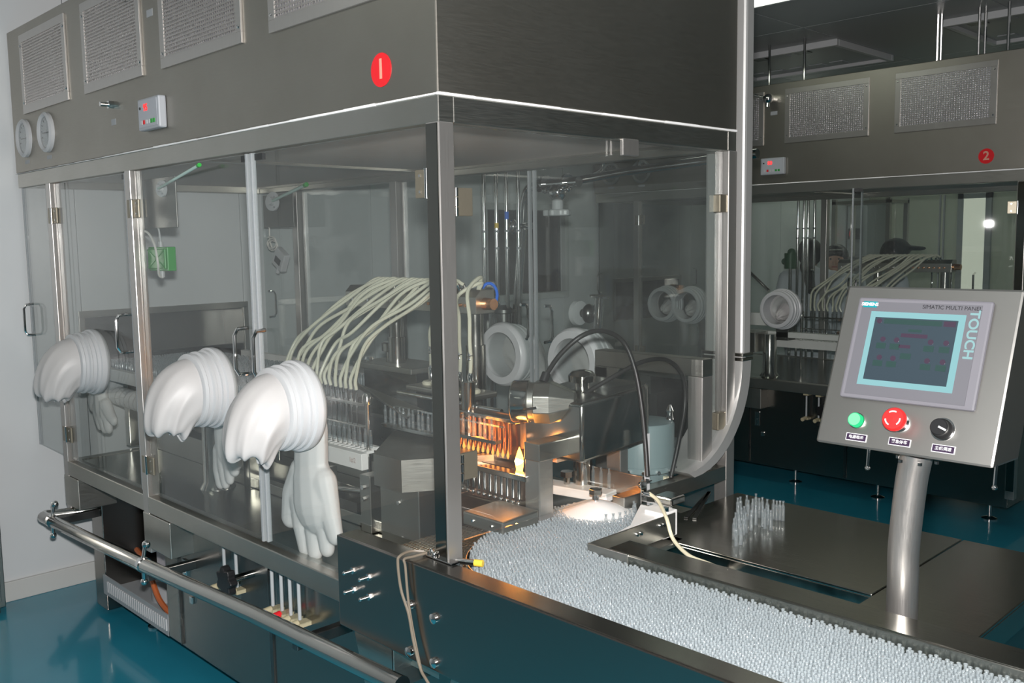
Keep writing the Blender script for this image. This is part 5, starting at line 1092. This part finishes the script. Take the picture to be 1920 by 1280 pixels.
brect(0.125, 0.832, 0.135, 0.858, 0.013, 0.001, emis('glowing_cyan_border', (0.40, 0.76, 0.80), 0.85), 'glowing_cyan_border', bz)  # printed border given a glow of its own
scr = brect(0.168, 0.785, 0.188, 0.80, 0.014, 0.001, mat('screen', (0.02, 0.028, 0.036), 0.12, emit=(0.05, 0.085, 0.105), estr=0.35), 'touch_screen', bz)
LG = mat('screen_dim_green', (0.014, 0.03, 0.028), 0.3, emit=(0.03, 0.075, 0.07), estr=0.3); LR = mat('screen_dim_red', (0.024, 0.017, 0.028), 0.3, emit=(0.10, 0.05, 0.085), estr=0.3)
def srect(u0, u1, v0, v1, mt, name='screen_field'):
    U = lambda u: 0.168+0.617*u; W_ = lambda v: 0.188+0.612*v
    return brect(U(u0), U(u1), W_(v0), W_(v1), 0.015, 0.0003, mt, name, scr)
def sdot(u, v, mt):
    a, b = bq(0.168+0.617*u, 0.188+0.612*v); MB().lathe([(0.006, 0), (0.006, 0.0004)], pp_(a, b, 0.015), NV, 16).build('screen_dot', mt, scr)
srect(0.12, 0.82, 0.90, 0.98, LG); srect(0.84, 0.98, 0.90, 0.98, LR); srect(0.36, 0.68, 0.70, 0.76, LR); srect(0.36, 0.50, 0.53, 0.58, LR); srect(0.40, 0.53, 0.36, 0.45, LG); srect(0.44, 0.60, 0.79, 0.83, LG)
for u in (0.08, 0.25, 0.66, 0.84): srect(u, u+0.12, 0.50, 0.59, LG); srect(u, u+0.12, 0.22, 0.31, LG); sdot(u+0.07, 0.65, LR); sdot(u+0.07, 0.36, LR)
sdot(0.06, 0.94, LR)
CY = emis('glowing_cyan_print', (0.48, 0.80, 0.82), 0.85)  # printed letters made to glow so they look brighter
lg = brect(0.048, 0.158, 0.895, 0.955, 0.013, 0.0006, mat('logo_teal', (0.0, 0.20, 0.23), 0.4), 'logo_plate', bz)
a, b = bq(0.103, 0.925); text('SIEMENS', bh*0.044, WHITE, lg, pp_(a, b, 0.0142), RX, UPV, 'logo', bold=0.0004)
a, b = bq(0.72, 0.92); text('SIMATIC MULTI PANEL', bh*0.052, mat('dark_print', (0.02, 0.02, 0.024), 0.5), bz, pp_(a, b, 0.0136), RX, UPV, 'lettering')
a, b = bq(0.888, 0.68); text('TOUCH', bh*0.115, CY, bz, pp_(a, b, 0.0136), -UPV, RX, 'lettering', sx=1.12, bold=0.0006)
# buttons
a, b = loc(1608, 789); c = pp_(a, b)
o = MB().lathe([(0.018, 0), (0.018, 0.006)], c, NV, 28).build('green_lamp', POL, t, smooth=True)
MB().lathe([(0.0155, 0.006), (0.0155, 0.016), (0.0135, 0.018)], c, NV, 28).build('lens_body', GREENL, o, smooth=True); MB().lathe([(0.0135, 0.0182), (0.012, 0.0195), (0.0, 0.020)], c, NV, 28).build('lens_cap', GREENC, o, smooth=True)
a, b = loc(1688, 793); c = pp_(a, b)
o = MB().lathe([(0.021, 0), (0.021, 0.006), (0.016, 0.008), (0.014, 0.022)], c, NV, 28).build('emergency_stop', CHROME, t, smooth=True)
RB = mat('estop_red_glow', (0.75, 0.02, 0.02), 0.35, emit=(0.8, 0.02, 0.02), estr=0.08)  # faint glow added to the red of an unlit button
MB().lathe([(0.015, 0.02), (0.023, 0.024), (0.0255, 0.03), (0.0255, 0.036), (0.022, 0.041), (0.0, 0.042)], c, NV, 32).build('mushroom_head', RB, o, smooth=True)
for k in range(3):
    m = MB()
    for j in range(7):
        a0 = math.radians(70+k*120+j*8); a1 = a0+math.radians(9)
        q0_ = c+NV*0.0422+RX*(0.0155*math.cos(a0))+UPV*(0.0155*math.sin(a0)); q1_ = c+NV*0.0422+RX*(0.0155*math.cos(a1))+UPV*(0.0155*math.sin(a1)); m.bar(q0_, q1_, 0.003, 0.001, NV)
    m.build('arrow', WHITE, o)
a, b = loc(1768, 805); c = pp_(a, b)
o = MB().lathe([(0.021, 0), (0.021, 0.01), (0.018, 0.014), (0.018, 0.024), (0.016, 0.026)], c, NV, 28).build('speed_knob', BLACK, t, smooth=True)
MB().bar(c+NV*0.027-RX*0.0, c+NV*0.027+RX*0.016-UPV*0.006, 0.004, 0.001, NV).build('pointer', WHITE, o)
MB().lathe([(0.0245, 0), (0.0245, 0.002)], c, NV, 28).build('knob_ring', CHROME, o)
for (u, v), s in (((1606, 820), '电源指示'), ((1687, 829), '紧急停车'), ((1769, 842), '主机调速')):
    a, b = loc(u, v); o = MB().obox(pp_(a, b, 0.001), (RX, UPV, NV), (0.0235, 0.0085, 0.001)).build('name_plate', WHITE, t)
    MB().obox(pp_(a, b, 0.0022), (RX, UPV, NV), (0.0218, 0.0068, 0.0003)).build('plate_field', mat('plate_dark', (0.025, 0.012, 0.035), 0.4), o)
    text(s, 0.0085, WHITE, o, pp_(a, b, 0.0028), RX, UPV, 'lettering', bold=0.00012)
for u, v in ((1629, 846), (1868, 880)):
    p = onp(u, v, -0.02); p = V((p.x, p.y, p.z+0.01)); m = MB(); m.cyl(p, p+V((-0.002, 0, -0.045)), 0.0035, seg=8); m.ball(p+V((-0.002, 0, -0.047)), 0.006, 8, 6); m.build('stud', CHROME, t, smooth=True)
fc = pp_(PWd*0.52, 0.028, -0.075)
m = MB(); m.lathe([(0.05, -0.004), (0.052, 0.004), (0.052, 0.012), (0.046, 0.016)], fc+V((0, 0, -0.012)), V((0, 0.25, 1)), 32); fo = m.build('flange', POL, t, smooth=True)
for k in range(6):
    a = 2*math.pi*k/6; MB().cyl(fc+V((0.042*math.cos(a), 0.042*math.sin(a), -0.018)), fc+V((0.042*math.cos(a), 0.042*math.sin(a), -0.024)), 0.005, seg=6).build('bolt', CHROME, fo)
pb0 = V((pb_.x, pb_.y, 0.85))
mid = [pb0, pb0+V((0, 0, 0.12)), pb0+V((0.0, 0.0, 0.2)), V((pb0.x*0.5+fc.x*0.5, pb0.y*0.5+fc.y*0.5, fc.z-0.08)), fc+V((0, 0, -0.005))]
MB().tube(spline(mid, 8), 0.0335, 28).build('pole', STEELV, t, smooth=True)
MB().lathe([(0.055, 0), (0.055, 0.01), (0.04, 0.014)], pb0, (0, 0, 1), 32).build('pole_foot', POL, t, smooth=True)

# ------------------------------------------------------------------ machine 2: extra parts seen through its glass, hanging rods
t = thing('conveyor_bar', 'white conveyor bar with steel motor box at the left inside the far machine', 'conveyor', (-1.9, DY+0.4, 1.0))
B(-2.4, -1.2, DY+0.30, DY+0.36, 1.02, 1.06).build('bar', PTFE, t, bevel=0.003); B(-2.3, -1.72, DY+0.28, DY+0.34, 1.10, 1.19).build('upper_bar', PTFE, t, bevel=0.003)
B(-2.05, -1.78, DY+0.12, DY+0.30, 0.92, 1.06).build('motor_box', STEEL, t, bevel=0.003); B(-1.72, -1.62, DY+0.30, DY+0.40, 1.0, 1.22).build('dark_box', DARKST, t, bevel=0.003)
m = MB(); m.lathe([(0.07, 0), (0.05, 0.03), (0.048, 0.3)], (-1.72, DY+0.22, 0.748), (0, 0, 1), 28); m.build('column', POL, t, smooth=True)
for k, (u, v0_, v1_) in enumerate(((1443, 68, 165), (1508, 126, 155), (1758, 8, 120), (1765, 8, 120), (1836, 0, 108), (1847, 30, 107), (1891, 20, 100))):
    p = at(u, (v0_+v1_)/2, 'y', DY+0.35)
    tt = thing('hanging_rod', 'thin hanging rod above the far hood, %s from the left' % ('first', 'second', 'third', 'fourth', 'fifth', 'sixth', 'seventh')[k], 'rod', (p.x, DY+0.35, 2.76), 'hanging rods')
    MB().cyl((p.x, DY+0.35, 2.76), (p.x, DY+0.35, ZC), 0.009, seg=8).build('rod', CHROME, tt, smooth=True); MB().cyl((p.x, DY+0.35, 2.76), (p.x, DY+0.35, 2.775), 0.02, seg=6).build('nut', CHROME, tt)
t = thing('pipe_drop', 'group of thin vertical steel supply pipes behind the far machine', 'pipe', (-2.2, DY+1.5, 1.0))
for u in (1496, 1507, 1515, 1527):
    p = at(u, 430, 'y', DY+1.5); po = MB().cyl((p.x, DY+1.5, 0.0), (p.x, DY+1.5, 2.2), 0.011, seg=10).build('pipe', CHROME, t, smooth=True)
    for z in (1.72, 1.80): MB().cyl((p.x, DY+1.5, z), (p.x, DY+1.5, z+0.014), 0.014, seg=10).build('collar', GREYP, po, smooth=True)
gv = at(1482, 490, 'y', DY+1.42)
t = thing('green_valve', 'dark green valve actuator left of the woman behind the far machine', 'valve', tuple(gv+V((0, 0, -0.1))))
m = MB(); m.cyl(gv+V((0, 0, -0.06)), gv+V((0, 0, 0.07)), 0.05, seg=20); m.ball(gv+V((0.01, 0, 0.075)), 0.035); m.ball(gv+V((-0.05, 0, 0)), 0.03); m.build('actuator', mat('dark_green', (0.01, 0.11, 0.03), 0.4), t, smooth=True)
MB().cyl(gv+V((0, 0, -0.06)), V((gv.x, gv.y, 0.0)), 0.014).build('stem', CHROME, t, smooth=True)
sp = [at(1400, 505, 'y', DY+0.2), at(1442, 545, 'y', DY+0.12)]
MB().cyl(sp[0]+(sp[0]-sp[1])*1.5, sp[1], 0.012).build('stay_rod', CHROME, label='slanting steel rod left of the far glove port', cat='rod', smooth=True)
# far room furniture behind machine 2
fz = at(1600, 470, 'y', 7.6)
t = thing('tall_cabinet', 'tall grey cabinet with red digital display at the far wall', 'cabinet', (at(1604, 400, 'y', 8.6).x, 8.6, 0))
fa = at(1590, 400, 'y', 8.6); fb = at(1618, 400, 'y', 8.6)
B(max(fa.x-0.25, XL+0.03), fb.x+0.05, 8.6, 9.1, 0.05, 2.1).build('body', GREYP, t, bevel=0.006); B(max(fa.x-0.2, XL+0.06), fb.x+0.02, 8.585, 8.6, 0.1, 1.5).build('door', GREYP, t, bevel=0.004)
B(max(fa.x-0.05, XL+0.05), fb.x+0.0, 8.58, 8.6, 1.70, 1.82).build('display', BLACK, t); dd = bpy.data.objects[t.name]
text('12', 0.08, REDLED, t, ((fa.x-0.05+fb.x)/2, 8.575, 1.76), (1, 0, 0), (0, 0, 1), 'red_digits')
for k in (0, 1): B(max(fa.x-0.2, XL+0.06)+k*0.15, max(fa.x-0.2, XL+0.06)+0.05+k*0.15, 8.65, 8.7, 0, 0.05).build('foot', BLACK, t)
pt = thing('steel_shelf_unit', 'tall steel frame rack standing behind the far machine near the far door', 'rack', (-2.45, 7.6, 0))
for x in (-2.75, -2.2):
    for y in (7.4, 7.8): B(x, x+0.04, y, y+0.04, 0, 2.1).build('post', STEELV, pt)
for z in (0.3, 0.9, 1.5, 2.05): B(-2.75, -2.16, 7.4, 7.84, z, z+0.03).build('shelf', STEEL, pt)

# ------------------------------------------------------------------ people behind machine 2
SKIN = mat('skin', (0.55, 0.33, 0.24), 0.5); HAIR = mat('dark_hair', (0.012, 0.010, 0.010), 0.45); COAT = mat('white_coat', (0.80, 0.82, 0.88), 0.8, noise=(0.72, 0.75, 0.82)); TROU = mat('coat_trousers', (0.5, 0.52, 0.56), 0.8)
def person(loc_, face, h, label, hair, lean=0.0, arms='down'):
    """face = heading in plan (radians) the person looks along"""
    r = thing('person', label, 'person', (loc_[0], loc_[1], 0), 'people working behind the far machine')
    fx = V((math.cos(face), math.sin(face), 0)); sx = V((-math.sin(face), math.cos(face), 0)); k = h/1.65; o = V((loc_[0], loc_[1], 0))
    def P(s, f, z): return o + sx*(s*k) + fx*((f+lean*max(0, z-0.95))*k) + V((0, 0, z*k))
    hc = P(0, 0.02, 1.535)
    m = MB(); m.ball(hc, 0.098*k, 18, 12, (0.86, 0.86, 1.16)); m.capsule(P(0, 0.03, 1.50), P(0, 0.055, 1.455), 0.062*k, 0.045*k); m.capsule(P(0, 0, 1.30), P(0, 0.01, 1.46), 0.06*k, 0.05*k)
    m.capsule(P(0, 0.095, 1.535), P(0, 0.112, 1.505), 0.010*k, 0.015*k)
    for s in (-1, 1):
        m.ball(P(s*0.088, 0.0, 1.53), 0.02*k, 8, 6, (0.6, 1, 1.5))
        if arms == 'down': a, b, c = P(s*0.2, 0, 1.34), P(s*0.25, -0.02, 1.08), P(s*0.24, 0.1, 0.86)
        else: a, b, c = P(s*0.2, 0, 1.34), P(s*0.25, 0.05, 1.10), P(s*0.15, 0.30, 1.05)
        dd_ = (c-b).normalized(); m.capsule(b.lerp(c, 0.7), c, 0.03*k, 0.027*k); m.capsule(c, c+dd_*0.08*k, 0.04*k, 0.034*k, (sx, 0.5))
        for j in range(4): q = c+dd_*0.09*k+fx*((j-1.5)*0.019*k); m.capsule(q, q+dd_*(0.07-0.008*abs(j-1.5))*k-sx*(0.012*s*k), 0.010*k, 0.008*k)
        m.capsule(c+dd_*0.03*k+fx*0.03*k, c+dd_*0.075*k+fx*0.055*k, 0.012*k, 0.009*k)
    m.capsule(P(0, 0, 1.0), P(0, 0, 1.3), 0.10*k, 0.10*k)
    remesh(m.build('body', SKIN, r), 0.010, 3)
    for s in (-1, 1):
        m = MB(); m.ball(P(s*0.033, 0.088, 1.545), 0.011*k, 8, 6); m.build('eye', BLACK, r)
    m = MB(); m.capsule(P(-0.02, 0.098, 1.475), P(0.02, 0.098, 1.475), 0.006*k, 0.006*k); m.build('mouth', mat('lips', (0.4, 0.15, 0.13), 0.5), r)
    m = MB(); m.capsule(P(0, 0, 0.75), P(0, 0, 1.02), 0.20*k, 0.155*k, (fx, 0.7)); m.capsule(P(0, 0, 1.02), P(0, 0, 1.28), 0.155*k, 0.165*k, (fx, 0.68)); m.capsule(P(-0.14, 0, 1.34), P(0.14, 0, 1.34), 0.075*k, 0.075*k); m.capsule(P(0, 0, 1.34), P(0, 0, 1.40), 0.085*k, 0.066*k)
    for s in (-1, 1):
        if arms == 'down': a, b, c = P(s*0.185, 0, 1.335), P(s*0.25, -0.02, 1.08), P(s*0.24, 0.1, 0.90)
        else: a, b, c = P(s*0.185, 0, 1.335), P(s*0.25, 0.05, 1.10), P(s*0.16, 0.27, 1.055)
        m.capsule(a, b, 0.072*k, 0.056*k); m.capsule(b, c, 0.056*k, 0.045*k)
    m.capsule(P(0, 0, 0.55), P(0, 0, 0.80), 0.19*k, 0.195*k, (fx, 0.72)); remesh(m.build('coat', COAT, r), 0.012, 3)
    m = MB()
    for s in (-1, 1): m.capsule(P(s*0.09, 0, 0.86), P(s*0.10, 0.01, 0.48), 0.092*k, 0.066*k); m.capsule(P(s*0.10, 0.01, 0.48), P(s*0.10, -0.02, 0.10), 0.066*k, 0.048*k)
    m.capsule(P(-0.06, 0, 0.9), P(0.06, 0, 0.9), 0.12*k, 0.12*k); remesh(m.build('trousers', TROU, r), 0.014, 2)
    for s in (-1, 1): m = MB(); m.capsule(P(s*0.10, -0.05, 0.035), P(s*0.10, 0.14, 0.03), 0.035*k, 0.03*k); m.build('shoe', WHITE, r, smooth=True)
    m = MB()
    if hair == 'ponytail':
        m.ball(P(0, -0.022, 1.555), 0.108*k, 18, 12, (0.98, 0.98, 1.12)); m.capsule(P(0, -0.10, 1.53), P(0.01, -0.13, 1.44), 0.045*k, 0.055*k); m.capsule(P(0.01, -0.13, 1.44), P(-0.03, -0.12, 1.24), 0.058*k, 0.035*k)
        remesh(m.build('hair', HAIR, r), 0.009, 2); MB().lathe([(0.042*k, -0.012), (0.042*k, 0.012)], P(0, -0.105, 1.52), P(0.01, -0.14, 1.44)-P(0, -0.10, 1.53), 16).build('hair_tie', mat('tan_tie', (0.35, 0.25, 0.1), 0.6), r)
    elif hair == 'fringe':
        m.ball(P(0, -0.018, 1.565), 0.108*k, 18, 12, (1, 1, 1.08)); m.capsule(P(-0.05, 0.075, 1.60), P(0.05, 0.075, 1.60), 0.03*k, 0.03*k); remesh(m.build('hair', HAIR, r), 0.009, 2)
    else:
        m.ball(P(0, -0.02, 1.555), 0.106*k, 18, 12, (1, 1, 1.05)); remesh(m.build('hair', HAIR, r), 0.009, 2)
        m = MB(); m.ball(P(0, -0.005, 1.585), 0.112*k, 18, 12, (1.0, 1.0, 0.82)); m.capsule(P(0, 0.08, 1.60), P(0, 0.165, 1.585), 0.075*k, 0.06*k, (V((0, 0, 1)), 0.3)); remesh(m.build('cap', mat('black_cap', (0.012, 0.012, 0.014), 0.7), r), 0.009, 3)
    return r
pa_ = at(1518, 500, 'y', 6.05); person((pa_.x, 6.05), math.radians(112), 1.70, 'woman in a pale coat with a dark ponytail, seen from behind', 'ponytail', 0.02)
pa_ = at(1568, 500, 'y', 6.5); person((pa_.x, 6.5), math.radians(-70), 1.64, 'person with dark fringe facing the viewer beside the woman with ponytail', 'fringe', 0.05, 'up')
pa_ = at(1672, 500, 'y', 6.15); person((pa_.x, 6.15), math.radians(35), 1.69, 'person in a black peaked cap and pale coat facing right', 'cap', 0.05, 'up')
